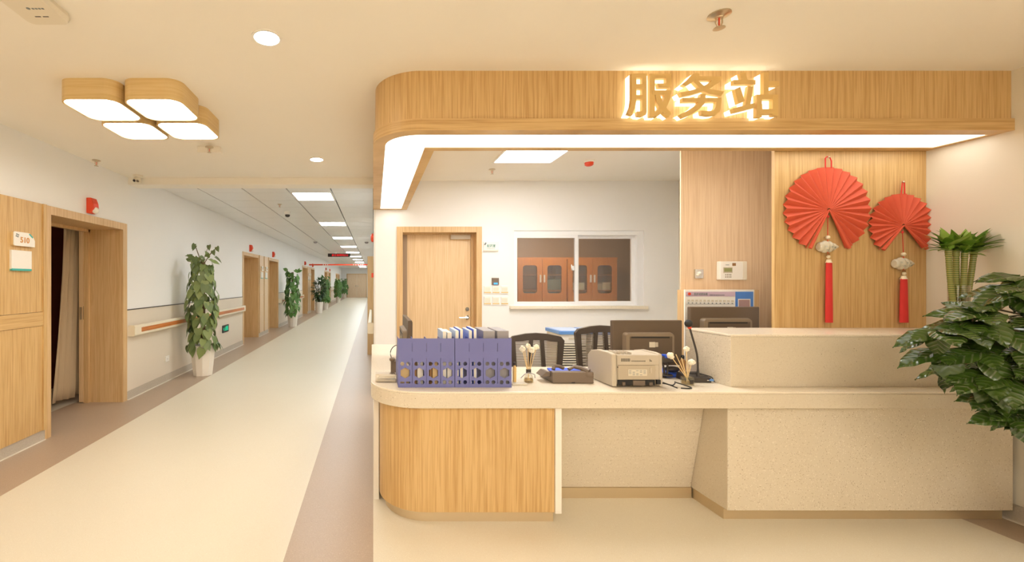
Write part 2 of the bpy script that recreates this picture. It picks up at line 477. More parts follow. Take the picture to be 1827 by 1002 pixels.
# back wall of the station with a door and a window opening
DX0, DX1, DZ = PX(717, YB), PX(851, YB), PZ(413, YB)
WX0, WX1, WZ0, WZ1 = PX(917, YB), PX(1149, YB), PZ(545, YB), PZ(411, YB)
bw = MB()
bw.box(.012, DX0, YB, YB+.12, 0, CZ+.1).box(DX0, DX1, YB, YB+.12, DZ, CZ+.1).box(DX1, WX0, YB, YB+.12, 0, CZ+.1)
bw.box(WX0, WX1, YB, YB+.12, 0, WZ0).box(WX0, WX1, YB, YB+.12, WZ1, CZ+.1).box(WX1, XR, YB, YB+.12, 0, CZ+.1)
struct('wall_back', bw, 'wall_white')
# wood-faced partition (its far side runs back at an angle to the back wall)
YP = 3.35
xa = PX(1213, YP)
struct('wall_partition', MB().prism([(xa, YP), (XR, YP), (XR, 4.7)], 0, CZ), 'wall_white')
pw = struct('trim_1', MB().box(xa, 3.2, YP-.012, YP, 0, CZ), 'wood_lt')
YF = 2.885
wd = struct('wall_alcove', MB().prism([(PX(1381, YF)+.004, YF+.01), (XR, YF+.01), (XR, YP-.012), (3.16, YP-.012)], 0, CZ), 'wall')
struct('trim_2', MB().box(PX(1379, YF), XR, YF-.012, YF+.01, .0, CZ), 'wood')

# store room behind the window
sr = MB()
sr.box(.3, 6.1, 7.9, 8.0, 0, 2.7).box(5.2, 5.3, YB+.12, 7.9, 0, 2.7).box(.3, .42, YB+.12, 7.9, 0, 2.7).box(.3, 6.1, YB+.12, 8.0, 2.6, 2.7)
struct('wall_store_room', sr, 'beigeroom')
# patient room behind door 510
pr = MB()
pr.box(-6.2, -6.1, 1.2, 7.0, 0, 2.7).box(-6.2, -3.26, 1.1, 1.2, 0, 2.7).box(-6.2, -3.26, 7.0, 7.1, 0, 2.7).box(-6.2, -3.26, 1.2, 7.0, 2.6, 2.7)
struct('wall_patient_room', pr, 'wall')
single('wardrobe', 'dark reddish-brown wardrobe inside the open doorway behind the curtain', 'wardrobe',
       MB().box(-4.9, -4.15, 3.0, 6.6, 0, 2.3), 'darkwood', (-4.5, 4.8, 0))

# left wall with pairs of recessed doorways
PAIRS = [1.44, 9.44, 17.4, 25.3, 32.9]
OPENZ = 1.975
segs = []; y = -4.2
for b in PAIRS:
    segs.append((y, b)); y = b+3.56
segs.append((y, YE))
wl = MB()
for a, b in segs: wl.box(XL-.4, XL, a, b, 0, 2.8)
for b in PAIRS:
    wl.box(XL-.4, XL, b, b+3.56, 2.05, 2.8)
    wl.box(XL-.4, XL, b+1.30, b+2.34, 0, 2.05)
struct('wall_left', wl, 'wall_white')

door_n = 1
def room_plates(yc, num, where, big=False):
    zt = 1.665
    X = XL+.028
    nm = thing('room_sign', f'white number plate {where}', 'sign', (X, yc, zt))
    y0, y1 = yc-.105, yc+.105; z0, z1 = zt, zt+.112
    poly = [(y0+.008, z0), (y1, z0), (y1, z0+.052), (y1-.012, z0+.075), (y1-.062, z1), (y0+.008, z1), (y0, z1-.008), (y0, z0+.008)]
    part('backing', MB().prism(poly, X-.008, X+.012, 'x'), 'tan', nm, label='honey-coloured backing edge')
    ff = MB().prism([(p[0], p[1]) for p in poly], X+.012, X+.019, 'x')
    part('face', ff, 'white', nm)
    part('corner', MB().prism([(y1-.055, z1-.004), (y1-.022, z1-.028), (y1-.026, z1-.040), (y1-.064, z1-.010)], X+.019, X+.021, 'x'), 'teal', nm, label='teal corner mark')
    if num:
        me = text_mesh('number', num, .062, .001, 'signtext', .0012)
        for v in me.vertices:
            x, yy, z = v.co; v.co = (.021+z, x+.0, yy+.048)
        part_me('number', me, nm, 'orange-brown room number')
        mk = MB()
        for k in range(4):
            c = (k*PI/2+.5); mk.box(X+.019, X+.021, y0+.032+.011*math.cos(c)-.006, y0+.032+.011*math.cos(c)+.006, z1-.03+.011*math.sin(c)-.005, z1-.03+.011*math.sin(c)+.005)
        part('emblem', mk, 'greytext', nm, label='small grey four-petal emblem')
    nm2 = thing('name_card_holder', f'teal-edged card holder {where}', 'sign', (X, yc-.01, zt-.2))
    part('card', MB().box(X-.008, X+.008, y0-.01, y1-.02, zt-.185, zt-.035), 'white', nm2)
    part('lower_edge', MB().box(X-.008, X+.012, y0-.008, y1-.025, zt-.198, zt-.182), 'teal', nm2, label='teal edge strip')

ords = ['beside the open doorway at the far left', 'first', 'second', 'third', 'fourth']
for i, b in enumerate(PAIRS):
    fr_x0, fr_x1 = XL-.40, XL+.014
    for j, (o0, o1, f0, f1) in enumerate(((b+.08, b+1.26, b, b+1.33), (b+2.38, b+3.48, b+2.31, b+3.56))):
        d = MB()
        d.box(fr_x0, fr_x1, f0, o0, 0, 2.05).box(fr_x0, fr_x1, o1, f1, 0, 2.05).box(fr_x0, fr_x1, o0, o1, OPENZ, 2.05)
        fo = struct(f'door_{door_n}', d, 'frame')
        # jamb stops at the back of the recess
        struct('door_stop', MB().box(fr_x0-.02, fr_x0+.035, o0, o0+.03, 0, OPENZ).box(fr_x0-.02, fr_x0+.035, o1-.03, o1, 0, OPENZ).box(fr_x0-.02, fr_x0+.035, o0, o1, OPENZ-.03, OPENZ), 'frame', parent=fo)
        if i == 0 and j == 1:
            struct('door_leaf', MB().box(fr_x0-.068, fr_x0-.022, o1-.036, o1+.92, .01, OPENZ+.03), 'door', parent=fo)
            lk = struct('lock_plate', MB().box(fr_x0-.022, fr_x0-.019, o1-.033, o1-.031, .95, 1.10), 'dark', parent=fo)
            struct('door_handle', MB().box(fr_x0-.058, fr_x0-.032, o1-.040, o1-.036, .95, 1.09), 'chrome', parent=fo)
        else:
            struct('door_leaf', MB().box(fr_x0-.045, fr_x0, o0+.005, o1-.005, .01, OPENZ-.005), 'door', parent=fo)
            yy = (o0+.09) if j == 1 else (o1-.09)
            struct('door_handle', MB().tube([(fr_x0, yy, 1.03), (fr_x0+.05, yy, 1.03), (fr_x0+.05, yy+(.12 if j == 1 else -.12), 1.03)], .01, 6), 'chrome', parent=fo)
        door_n += 1
        if i < 4 and not (i == 0 and j == 0):
            a = (o0+o1)/2 - (.02 if i == 0 else .1)
            zA = PZ(382, 4.42)-.005 if i == 0 else 2.085
            where = ['above the open curtained doorway', '', '', ''][i] or f'above the {["nearer","farther"][j]} doorway of the {ords[i]} corridor pair'
            al = thing('alarm_sounder', f'small red sounder {where}', 'alarm', (XL, a, zA))
            part('body', MB().prism([(XL, zA), (XL+.035, zA), (XL+.075, zA+.045), (XL+.07, zA+.10), (XL+.05, zA+.155), (XL, zA+.155)], a-.045, a+.045, 'y'), 'red', al, bevel=.006)
            part('lens', MB().ball((XL+.065, a, zA+.032), .034, 10, 6), 'white', al, smooth=True, label='clear white flash lens')
    # wooden panel between the two doorways
    pb = thing('wall_panel', f'oak-veneer wall panel {ords[i] if i == 0 else "between the doorways, "+ords[i]+" corridor pair"}', 'panel', (XL, b+1.82, 0))
    X1 = XL+.02; zb = .095
    for k, (a, c) in enumerate(((b+1.33, b+1.80), (b+1.82, b+2.31))):
        if i == 0: continue
        part('upper_panel', MB().box(XL, X1-.004, a, c, 1.055, 2.05), 'wood_lt' if i else 'wood', pb)
        part('lower_panel', MB().box(XL, X1-.004, a, c, zb, 1.05), 'wood_lt' if i else 'wood', pb)
    if i == 0:
        part('upper_panel', MB().box(XL, X1, b+1.33, b+2.31, 1.12, 2.05), 'wood', pb)
        part('lower_panel', MB().box(XL, X1, b+1.33, b+2.31, zb, 1.0), 'wood', pb)
        part('cross_rail', MB().box(XL, X1+.008, b+1.33, b+2.31, 1.003, 1.117), 'wood_h', pb)
        part('edge_strip', MB().box(XL, X1+.012, b+2.27, b+2.31, zb, 2.05), 'wood', pb)
    else:
        part('cover_strip', MB().box(XL, X1+.012, b+1.79, b+1.83, zb, 2.05), 'frame', pb)
        part('edge_strip', MB().box(XL, X1+.012, b+2.26, b+2.31, zb, 2.05), 'frame', pb)
        part('edge_strip', MB().box(XL, X1+.012, b+1.33, b+1.37, zb, 2.05), 'frame', pb)
    if i == 0:
        room_plates(3.49, '510', 'reading 510 beside the open doorway')
    elif i < 3:
        room_plates(b+1.58, '512' if i == 1 else '', f'on the nearer panel half, {ords[i]} corridor doorway pair')
        room_plates(b+2.02, '513' if i == 1 else '', f'on the farther panel half, {ords[i]} corridor doorway pair')
    bs = struct(f'baseboard_panel_{i+1}', MB().box(XL, XL+.012, b+1.33, b+2.31, 0, zb), 'skirting')
    struct('joint_strip', MB().box(XL+.012, XL+.022, b+1.33, b+2.31, 0, .006), 'joint', parent=bs)

# wainscot, chair rail, baseboard, handrail along the left wall
k = 0
for i, (a, b) in enumerate(segs):
    if i == 0: continue
    k += 1
    wn = MB().box(XL, XL+.006, a, b, .10, 1.045)
    struct(f'wainscot_{k}', wn, 'wainscot')
    struct(f'trim_{k+2}', MB().box(XL, XL+.01, a, b, 1.045, 1.056), 'dark')
    bb = struct(f'baseboard_left_{k}', MB().box(XL, XL+.012, a, b, 0, .10), 'skirting')
    struct('joint_strip', MB().box(XL+.012, XL+.03, a, b, 0, .006), 'joint', parent=bb)
    if i < 5:
        h = thing('handrail', ['cream handrail with an orange wood stripe between the curtained doorway and the corridor doors',
                   'cream striped handrail behind the second climbing plant, past the first doorway pair',
                   'cream striped handrail past the second doorway pair of the corridor',
                   'cream striped handrail past the third doorway pair of the corridor'][i-1], 'handrail', (XL, (a+b)/2, .8))
        X0, X1 = XL+.035, XL+.085
        rp = rrect(X0, X1, .740, .865, .016, 3)
        part('rail', MB().prism(rp, a+.05, b-.06, 'y'), 'rail', h)
        part('end_cap', MB().prism(rrect(XL, X1+.002, .738, .867, .018, 3), a+.03, a+.06, 'y'), 'rail', h)
        part('end_cap', MB().prism(rrect(XL, X1+.002, .738, .867, .018, 3), b-.07, b-.04, 'y'), 'rail', h)
        part('stripe', MB().box(X1-.003, X1+.004, a+.18, b-.14, .777, .830), 'rail_orange', h, label='orange-brown wood-grain stripe')
        nb = 3
        for q in range(nb):
            yy = a+.4+(b-a-.8)*q/(nb-1); part('bracket', MB().box(XL, X0+.005, yy-.02, yy+.02, .77, .83), 'rail', h)

bb = struct('baseboard_right', MB().box(XR-.012, XR, -4.2, YF-.012, 0, .095), 'skirting')
struct('joint_strip', MB().box(XR-.03, XR-.012, -4.2, YF-.012, 0, .006), 'joint', parent=bb)
struct('baseboard_corridor_right', MB().box(-.008, .005, YB+.12, YE, 0, .095), 'skirting')
struct('trim_20', MB().box(.012, .03, YB-.003, YB, 0, CZ), 'wall')

# corridor end double door
e0, e1 = PX(618.6, YE), PX(654.5, YE)
ed = struct('door_20', MB().box(e0, e0+.07, YE-.05, YE, 0, 2.13).box(e1-.07, e1, YE-.05, YE, 0, 2.13).box(e0, e1, YE-.05, YE, 2.06, 2.13), 'frame')
em = (e0+e1)/2
for a, b in ((e0+.07, em-.004), (em+.004, e1-.07)):
    struct('door_leaf', MB().box(a, b, YE-.04, YE, 0, 2.06), 'wood_lt', parent=ed)
struct('door_handle', MB().box(em-.12, em-.08, YE-.1, YE-.04, .95, 1.1).box(em+.08, em+.12, YE-.1, YE-.04, .95, 1.1), 'chrome', parent=ed)

# corridor tiled ceiling: aluminium panels on a dark void
ct = struct('ceiling_corridor', MB().box(XL-.4, .12, 5.25, YE, CZ2+.03, CZ2+.1), 'tile_dark')
XS = [-2.383, -1.783, -1.183, -.583]
LIGHTS = [6.09+3.0*q for q in range(11)]
tile_me = {}
far = MB()
def tile_box(w_): return MB().box(.009, w_-.009, .004, .596, 0, .02)
row = 0; yy = 5.49-.6
while yy < YE-.1:
    y0 = max(yy, 5.25); y1 = min(yy+.6, YE)
    cols = [(XL, XS[0])] + [(x, x+.6) for x in XS]
    for ci, (x0, x1) in enumerate(cols):
        if ci == 3 and any(abs(yy-L) < .01 for L in LIGHTS): continue
        if ci == 4: x1 = .005
        if yy < 15 and y1-y0 > .59:
            key = round(x1-x0, 3)
            if key not in tile_me:
                tile_me[key] = tile_box(x1-x0).mesh('ceiling_tile', 'tile')
            t = addobj('ceiling_tile', tile_me[key], ct); t.location = (x0, yy, CZ2)
        else: far.box(x0+.009, x1-.009, y0+.005, y1-.005, CZ2, CZ2+.02)
    yy += .6; row += 1
part('ceiling_tile_rows', far, 'tile', ct, kind='stuff')
wordn = ['nearest', 'second', 'third', 'fourth', 'fifth', 'sixth', 'seventh', 'eighth', 'ninth', 'tenth', 'last']
for q, L in enumerate(LIGHTS):
    lt = thing('ceiling_light', f'square white panel light set in the tiled corridor ceiling, {wordn[q]} along the corridor', 'ceiling light', (-.883, L+.3, CZ2), 'panel lights down the corridor ceiling')
    part_me('frame', plate('frame', [(-1.18, L+.003), (-.586, L+.003), (-.586, L+.597), (-1.18, L+.597)], [rrect(-1.155, -.611, L+.025, L+.575, .004, 1)], .02, 'white', 'z', CZ2-.003, loc=lt.location), lt)
    part('diffuser', MB().box(-1.155, -.611, L+.025, L+.575, CZ2+.004, CZ2+.012), 'e_corr', lt)

# =================================================================== LAMPS OF THE LOBBY, SEEN AND ADDED
def petal_lamp(cx, cy, label):
    t = thing('ceiling_light', label, 'ceiling light', (cx, cy, CZ), 'four-petal wooden ceiling lights')
    for sx in (-1, 1):
        for sy in (-1, 1):
            x = cx+sx*.192; y_ = cy+sy*.192; a = .180
            out = rrect(x-a, x+a, y_-a, y_+a, .085, 8)
            inn = rrect(x-a+.010, x+a-.010, y_-a+.010, y_+a-.010, .076, 8)
            me = plate('petal', out, [inn], .125, 'wood_petal', 'z', CZ-.125, loc=t.location)
            pe = part_me('petal', me, t, 'wood-grained shade')
            part('diffuser', MB().prism(inn, CZ-.119, CZ-.112), 'e_petal', pe, label='glowing white diffuser')
    return t
petal_lamp(-1.54, 2.95, 'wooden four-petal ceiling light glowing above the lobby floor')
petal_lamp(-1.54, -.9, 'added four-petal fill light behind the viewpoint')  # unseen lamp added to brighten the lobby from behind
petal_lamp(1.9, -.9, 'added four-petal fill light in front of the desk, behind the viewpoint')  # another added lamp out of view, fills the desk front

def downlight(x, y, label, rad=.062):
    t = thing('downlight', label, 'ceiling light', (x, y, CZ), 'round recessed downlights')
    out = ngon(x, y, rad+.012, 28); inn = ngon(x, y, rad, 28)
    part_me('ring', plate('ring', out, [inn], .006, 'white', 'z', CZ-.006, loc=t.location), t)
    part('lamp', MB().prism(inn, CZ-.003, CZ-.001), 'e_down', t)
downlight(PX(476, 2.151), 2.151, 'round downlight in the cream ceiling nearest the viewer')
downlight(PX(565, 4.285), 4.285, 'round downlight in the cream ceiling just before the corridor beam')
downlight(-.53, -.6, 'added round downlight behind the viewpoint over the left floor')  # out of view, added for more light on the floor
downlight(2.6, .6, 'added unseen downlight in front of the stone counter')  # unseen, added to light the stone front
downlight(1.1, .6, 'added unseen downlight in front of the curved wood cabinet')  # unseen, added to light the cabinet front

# fill panels added on the unseen ceiling behind the viewpoint
for q, (x, y) in enumerate(((-1.2, -2.6), (.6, -1.2), (.6, -2.9), (2.5, -2.6))):
    lt = thing('ceiling_light', 'added fill panel on the unseen waiting area ceiling, ' + ['over its left aisle', 'in its middle, nearer the desk', 'in its middle, at the rear wall', 'over its right side'][q], 'ceiling light', (x, y, CZ), 'added fill panels behind the viewpoint')
    part('diffuser', MB().box(x-.3, x+.3, y-.3, y+.3, CZ-.012, CZ-.002), 'e_back', lt)

single('ceiling_light', 'added dim fill light inside the curtained room', 'ceiling light', MB().box(-3.9, -3.6, 3.9, 4.2, 2.57, 2.6), 'e_ward', (-3.75, 4.05, 2.57))  # added lamp out of view that lifts the dark room inside

# station ceiling panel
lx0, lx1, ly0, ly1 = 1.23, 1.80, 3.76, 4.364
lt = thing('ceiling_light', 'square white panel light in the plain ceiling behind the desk', 'ceiling light', (1.515, 4.06, CZ))
part_me('frame', plate('frame', [(lx0-.02, ly0-.02), (lx1+.02, ly0-.02), (lx1+.02, ly1+.02), (lx0-.02, ly1+.02)], [[(lx0, ly0), (lx1, ly0), (lx1, ly1), (lx0, ly1)]], .012, 'white', 'z', CZ-.012, loc=lt.location), lt)
part('diffuser', MB().box(lx0, lx1, ly0, ly1, CZ-.008, CZ-.002), 'e_room', lt)
lt = thing('ceiling_light', 'added panel light over the desk chairs, hidden behind the canopy', 'ceiling light', (1.515, 3.26, CZ))  # unseen fixture added to brighten the partition and desk
part('diffuser', MB().box(lx0, lx1, 2.96, 3.56, CZ-.012, CZ-.002), 'e_room', lt)
# unseen lamp added to light the store room through the window
sl = single('ceiling_light', 'added dim fill light inside the room behind the sliding window', 'ceiling light', MB().box(2.6, 3.2, 6.3, 6.9, 2.57, 2.6), 'e_store', (2.9, 6.6, 2.57))

# =================================================================== SOFFIT OVER THE DESK
TR0, TR1 = H+.876, H+.944       # lower band heights
SY, SYI, SW = 2.476, 2.867, .405
def Lshape(e, r, n=14):
    """rounded L footprint, e = inset on the outer faces"""
    R = r-e
    pts = [(XR, SY+e)]
    for q in range(n+1):
        t = -PI/2 - PI/2*q/n
        pts.append((e+R + R*math.cos(t), SY+e+R + R*math.sin(t)))
    pts += [(e, YB-.001), (SW, YB-.001), (SW, SYI), (XR, SYI)]
    return pts
so = thing('canopy', 'L-shaped oak canopy with a glowing underside hung over the reception desk', 'canopy', (1.8, 2.7, TR0))
part('fascia', MB().prism(Lshape(.014, .28), TR1, CZ), 'wood', so, smooth=True)
slot = [(3.665, 2.558)]
for q in range(11):
    t = -PI/2 - PI/2*q/10; slot.append((.078+.20+.20*math.cos(t), 2.558+.20+.20*math.sin(t)))
slot += [(.085, 5.14), (.335, 5.14), (.335, 2.803), (3.655, 2.803)]
part_me('band', plate('band', Lshape(0, .28), [slot], TR1-TR0, 'wood_h', 'z', TR0, loc=so.location), so, 'wood band with lengthwise grain')
part('diffuser', MB().prism(slot, TR0+.004, TR0+.012), 'e_strip', so, label='glowing white light strip')

# three illuminated characters, each built from its strokes (drawn on a 5.894 px grid from x=1095, y=110)
GLYPH = {
'服': [[(190,122),(240,122),(240,400),(225,480),(195,562),(145,548),(178,470),(190,390)], [(190,122),(345,122),(345,168),(190,168)],
      [(298,122),(345,122),(345,530),(335,556),(300,572),(250,566),(242,522),(285,520),(298,505)], [(225,233),(310,233),(310,283),(225,283)], [(225,346),(310,346),(310,390),(225,390)],
      [(378,122),(430,122),(430,574),(378,574)], [(378,122),(603,122),(603,170),(378,170)], [(550,122),(603,122),(600,250),(585,268),(470,268),(460,226),(550,222)],
      [(405,295),(603,295),(603,341),(405,341)], [(545,310),(603,310),(590,385),(560,455),(505,530),(448,574),(415,545),(470,482),(515,420)], [(432,345),(478,330),(512,415),(560,488),(606,530),(575,574),(530,540),(480,480),(450,420)]],
'务': [[(848,118),(910,128),(882,168),(830,215),(760,258),(718,240),(790,182)], [(850,150),(1135,155),(1120,197),(862,197)],
      [(1070,158),(1140,162),(1100,217),(1030,267),(930,312),(830,342),(715,364),(690,322),(810,300),(910,270),(1000,225)], [(828,195),(880,190),(940,245),(1020,285),(1162,310),(1130,357),(1010,337),(920,295)],
      [(722,376),(1132,376),(1132,420),(722,420)], [(1080,380),(1132,380),(1126,450),(1110,522),(1070,554),(1000,562),(922,550),(915,508),(1000,515),(1048,505),(1070,470)],
      [(915,332),(967,332),(957,432),(900,492),(820,547),(730,584),(695,548),(790,505),(870,450),(905,400)]],
'站': [[(1328,120),(1385,105),(1408,192),(1352,196)], [(1262,190),(1490,190),(1490,238),(1262,238)], [(1272,288),(1328,262),(1376,412),(1308,440)], [(1416,250),(1468,262),(1436,446),(1386,450)],
      [(1248,488),(1482,430),(1487,478),(1262,532)], [(1574,108),(1626,108),(1626,350),(1574,350)], [(1610,200),(1738,200),(1738,248),(1610,248)],
      [(1500,340),(1727,340),(1727,390),(1500,390)], [(1500,345),(1552,345),(1552,576),(1500,576)], [(1668,345),(1727,345),(1727,560),(1668,560)], [(1520,490),(1715,490),(1715,540),(1520,540)]]}
for ch, en in (('服', 'first'), ('务', 'middle'), ('站', 'last')):
    Y = 2.426
    st = [[P(1095+u/5.894, 110+v/5.894, Y) for u, v in poly] for poly in GLYPH[ch]]
    xs = [p[0] for q in st for p in q]; zs = [p[2] for q in st for p in q]
    t = thing('sign_character', f'gold backlit character {ch}, {en} of the sign on the canopy front', 'sign', ((min(xs)+max(xs))/2, Y, min(zs)), 'illuminated characters on the canopy')
    fm = MB(); gm = MB()
    for k, q in enumerate(st):
        pq = [(p[0]+.0005*(k % 3), p[2]-.0005*k) for p in q]
        fm.prism(pq, Y-.0003*k, Y+.022, 'y')
        cx_ = sum(p[0] for p in pq)/len(pq); cz_ = sum(p[1] for p in pq)/len(pq)
        gm.prism(pq, Y+.0222, Y+.0625-.0002*k, 'y')
    part('front', fm, 'gold', t)
    part('glow', gm, 'e_letter', t, label='glowing rear layer')

# =================================================================== RECEPTION DESK
CT0, CT1 = .668, .762
def arc(cx, cy, r, a0, a1, n=12): return [(cx+r*math.cos(a0+(a1-a0)*q/n), cy+r*math.sin(a0+(a1-a0)*q/n)) for q in range(n+1)]
ctp = [(3.667, 2.40)] + arc(-.015+.28, 2.40+.28, .28, -PI/2, -PI, 14) + [(-.015, 4.23), (.60, 4.23), (.60, 3.11), (2.66, 3.11), (2.66, 2.87), (3.667, 2.87)]
co = thing('countertop', 'cream speckled stone countertop with a rounded left corner', 'countertop', (1.8, 2.7, CT0))
part('apron', MB().prism(ctp, CT0, CT1-.012), 'quartz', co, bevel=.004)
part('slab', MB().prism(ctp, CT1-.0118, CT1), 'quartz_lit', co, bevel=.003)

rc = thing('raised_counter', 'raised speckled stone counter block at the wall end of the desk', 'counter', (2.88, 2.69, CT1))
part('body', MB().box(2.09, 3.69, 2.51, YF-.012, CT1, 1.056), 'quartz', rc, bevel=.003)
part('top', MB().box(2.088, 3.692, 2.508, YF-.012, 1.0562, 1.07), 'quartz_lit', rc, bevel=.003)

wc = thing('reception_cabinet', 'curved oak-veneer cabinet under the rounded left end of the countertop', 'cabinet', (.55, 2.7, 0))
wp = [(1.03, 2.44)] + arc(.04+.26, 2.44+.26, .26, -PI/2, -PI, 14) + [(.04, 3.0), (1.03, 3.0)]
part('body', MB().prism(wp, .068, CT0-.001), 'wood', wc, smooth=True)
pp = [(1.035, 2.47)] + arc(.075+.24, 2.47+.24, .24, -PI/2, -PI, 14) + [(.075, 3.0), (1.035, 3.0)]
part('plinth', MB().prism(pp, 0, .0675), 'steel', wc, smooth=True, label='brushed steel plinth')
part('end_panel', MB().box(1.031, 1.067, 2.43, 2.78, .064, CT0-.001), 'white_lam', wc, bevel=.002, label='white end panel')

rb = thing('return_cabinet', 'white side cabinet under the return of the counter along the corridor', 'cabinet', (.3, 3.6, 0))
part('end_panel', MB().box(.004, .036, 2.72, 4.2, .0, CT0-.001), 'white_lam', rb)
part('body', MB().box(.038, .55, 3.02, 4.2, .05, CT0-.001), 'white_lam', rb)

kp = thing('knee_panel', 'sloping speckled stone panel set back in the seated niche of the desk', 'panel', (1.55, 2.75, 0))
part('panel', MB().prism([(2.744, .067), (2.62, CT0-.001), (2.9, CT0-.001), (3.0, .067)], 1.068, 2.028, 'x'), 'quartz', kp)
part('plinth', MB().box(1.069, 2.028, 2.735, 2.98, 0, .066), 'steel', kp, label='brushed steel plinth')

rs = thing('stone_cabinet', 'wide cream speckled stone base below the raised counter', 'cabinet', (2.85, 2.66, 0))
part('body', MB().box(2.03, 3.667, 2.46, 2.868, .066, CT0-.001), 'quartz', rs, bevel=.003)
part('plinth', MB().box(2.035, 3.655, 2.495, 2.868, 0, .0655), 'steel', rs, label='brushed steel plinth')

# =================================================================== STATION BACK WALL ITEMS
dr = struct('door_30', MB().box(PX(708, YB-.02), DX0+.01, YB-.018, YB-.001, 0, PZ(404, YB-.018)).box(DX1-.01, PX(860, YB-.02), YB-.018, YB-.001, 0, PZ(404, YB-.018)).box(DX0+.01, DX1-.01, YB-.018, YB-.001, DZ-.01, PZ(404, YB-.018)).box(DX0+.001, DX0+.01, YB-.001, YB+.2, 0, DZ-.01).box(DX1-.01, DX1-.001, YB-.001, YB+.2, 0, DZ-.01).box(DX0+.001, DX1-.001, YB-.001, YB+.2, DZ-.01, DZ-.001), 'frame', bevel=.002)
YD = YB+.14
struct('door_stop', MB().box(DX1-.045, DX1-.0105, YD-.03, YD+.06, 0, DZ-.0105).box(DX0+.0105, DX1-.045, YD-.03, YD+.06, DZ-.025, DZ-.0105), 'frame', parent=dr)
struct('door_leaf', MB().box(DX0+.011, DX1-.046, YD, YD+.045, .01, DZ-.026), 'door', parent=dr)
struct('door_closer', MB().box(PX(803, YD), PX(838, YD), YD-.045, YD, PZ(427, YD), PZ(419, YD)), 'printer', parent=dr, bevel=.004)
hx, hz = PX(833.5, YD), PZ(566, YD)
struct('door_handle', MB().lathe([(.026, -.012), (.026, 0)], (hx, YD, hz), 20, 'y').tube([(hx, YD-.01, hz), (hx, YD-.05, hz), (hx-.11, YD-.052, hz)], .010, 8), 'chrome', parent=dr, smooth=True)
struct('door_lock', MB().lathe([(.024, -.012), (.024, 0)], (hx, YD, PZ(551, YD)), 20, 'y').lathe([(.010, -.018), (.010, -.012)], (hx, YD, PZ(551, YD)), 12, 'y'), 'chrome', parent=dr, smooth=True)

# sliding window
wf = struct('window_1', MB(), None) if False else None
W0, W1, Z0, Z1 = WX0, WX1, WZ0, WZ1
def fr_rect(x0, x1, z0, z1, t): 
    return [(x0, z0), (x1, z0), (x1, z1), (x0, z1)], [[(x0+t, z0+t), (x1-t, z0+t), (x1-t, z1-t), (x0+t, z1-t)]]
def struct_me(name, me, parent=None):
    o = addobj(name, me, parent)
    if parent is None: o['kind'] = 'structure'
    return o
o_, h_ = fr_rect(W0, W1, Z0, Z1, .035)
h_[0][1] = (W1-.075, h_[0][1][1]); h_[0][2] = (W1-.075, Z1-.055); h_[0][3] = (W0+.012, Z1-.055); h_[0][0] = (W0+.012, Z0+.012); h_[0][1] = (W1-.075, Z0+.012)
win = struct_me('window_1', plate('window_1', o_, h_, .10, 'alu', 'y', YB+.015))
def sash(x0, x1, z0, z1, t, yy, nm='sash'):
    o_, h_ = fr_rect(x0, x1, z0, z1, t)
    s = struct_me(nm, plate(nm, o_, h_, .03, 'alu', 'y', yy), win)
    struct('pane', MB().box(x0+t-.004, x1-t+.004, yy+.012, yy+.017, z0+t-.004, z1-t+.004), 'glass', parent=s)
    return s
sash(PX(917.5, YB+.02), PX(1031, YB+.02), Z0+.012, Z1-.052, .036, YB+.02)
sash(PX(1026, YB+.07), W1-.073, Z0+.012, Z1-.052, .040, YB+.062)
struct('latch', MB().box(PX(1021, YB+.02)-.012, PX(1021, YB+.02)+.012, YB-.01, YB+.02, PZ(482, YB), PZ(474, YB)).tube([(PX(1019, YB), YB-.012, PZ(472, YB)), (PX(1018, YB), YB-.03, PZ(478, YB)), (PX(1021, YB), YB-.02, PZ(482, YB))], .006, 6), 'alu', parent=win)
struct('window_sill', MB().box(PX(911, YB-.05), PX(1157, YB-.05), YB-.05, YB+.1, PZ(551, YB-.05), PZ(545.5, YB-.05)), 'quartz_lit', parent=win, bevel=.003)

# room sign, card reader, switches
Y = YB-.014
def pbox(x0, x1, y0, y1, Y, d=.012, back=0.0):
    """box whose front face fills the given pixel box at depth Y"""
    return MB().box(PX(x0, Y), PX(x1, Y), Y, Y+d+back, PZ(y1, Y), PZ(y0, Y))
t = thing('door_sign', 'white room sign with grey-green lettering beside the station door', 'sign', (PX(877, Y), Y, PZ(447, Y)))
part('plate', pbox(863, 890, 431, 446, Y, .014), 'white', t, bevel=.002)
part('lower_ledge', pbox(862.5, 889, 446.4, 448, Y-.004, .018), 'offwhite', t)
me = fit_mesh(text_mesh('lettering', '配药室', .05, .001, 'greentext', .0006), PX(869, Y), PX(884, Y), PZ(441, Y), PZ(435.5, Y), Y-.0015, Y)
for v in me.vertices: v.co -= t.location
part_me('lettering', me, t, 'grey-green characters')
me = fit_mesh(text_mesh('small_lettering', 'Dispensary', .05, .001, 'greytext', 0), PX(869.5, Y), PX(883, Y), PZ(444.3, Y), PZ(442.2, Y), Y-.0015, Y)
for v in me.vertices: v.co -= t.location
part_me('small_lettering', me, t)
part('emblem', MB().tube([(PX(864.5, Y), Y-.002, PZ(436.5, Y)), (PX(867, Y), Y-.002, PZ(433, Y))], .010, 6), 'greytext', t)
t = thing('card_reader', 'small dark card reader with a blue light above the light switches', 'card reader', (PX(884, Y), Y, PZ(508, Y)))
part('body', pbox(878, 890.4, 495.5, 508, YB-.02, .02), 'phone', t, bevel=.003)
part('indicator', pbox(881, 888, 504, 507, YB-.022, .003), 'e_blue', t, label='glowing blue indicator')
sn = [('top row', 'nearest the door'), ('top row', 'in the middle'), ('top row', 'nearest the window'), ('bottom row', 'nearest the door'), ('bottom row', 'in the middle'), ('bottom row', 'nearest the window')]
q = 0
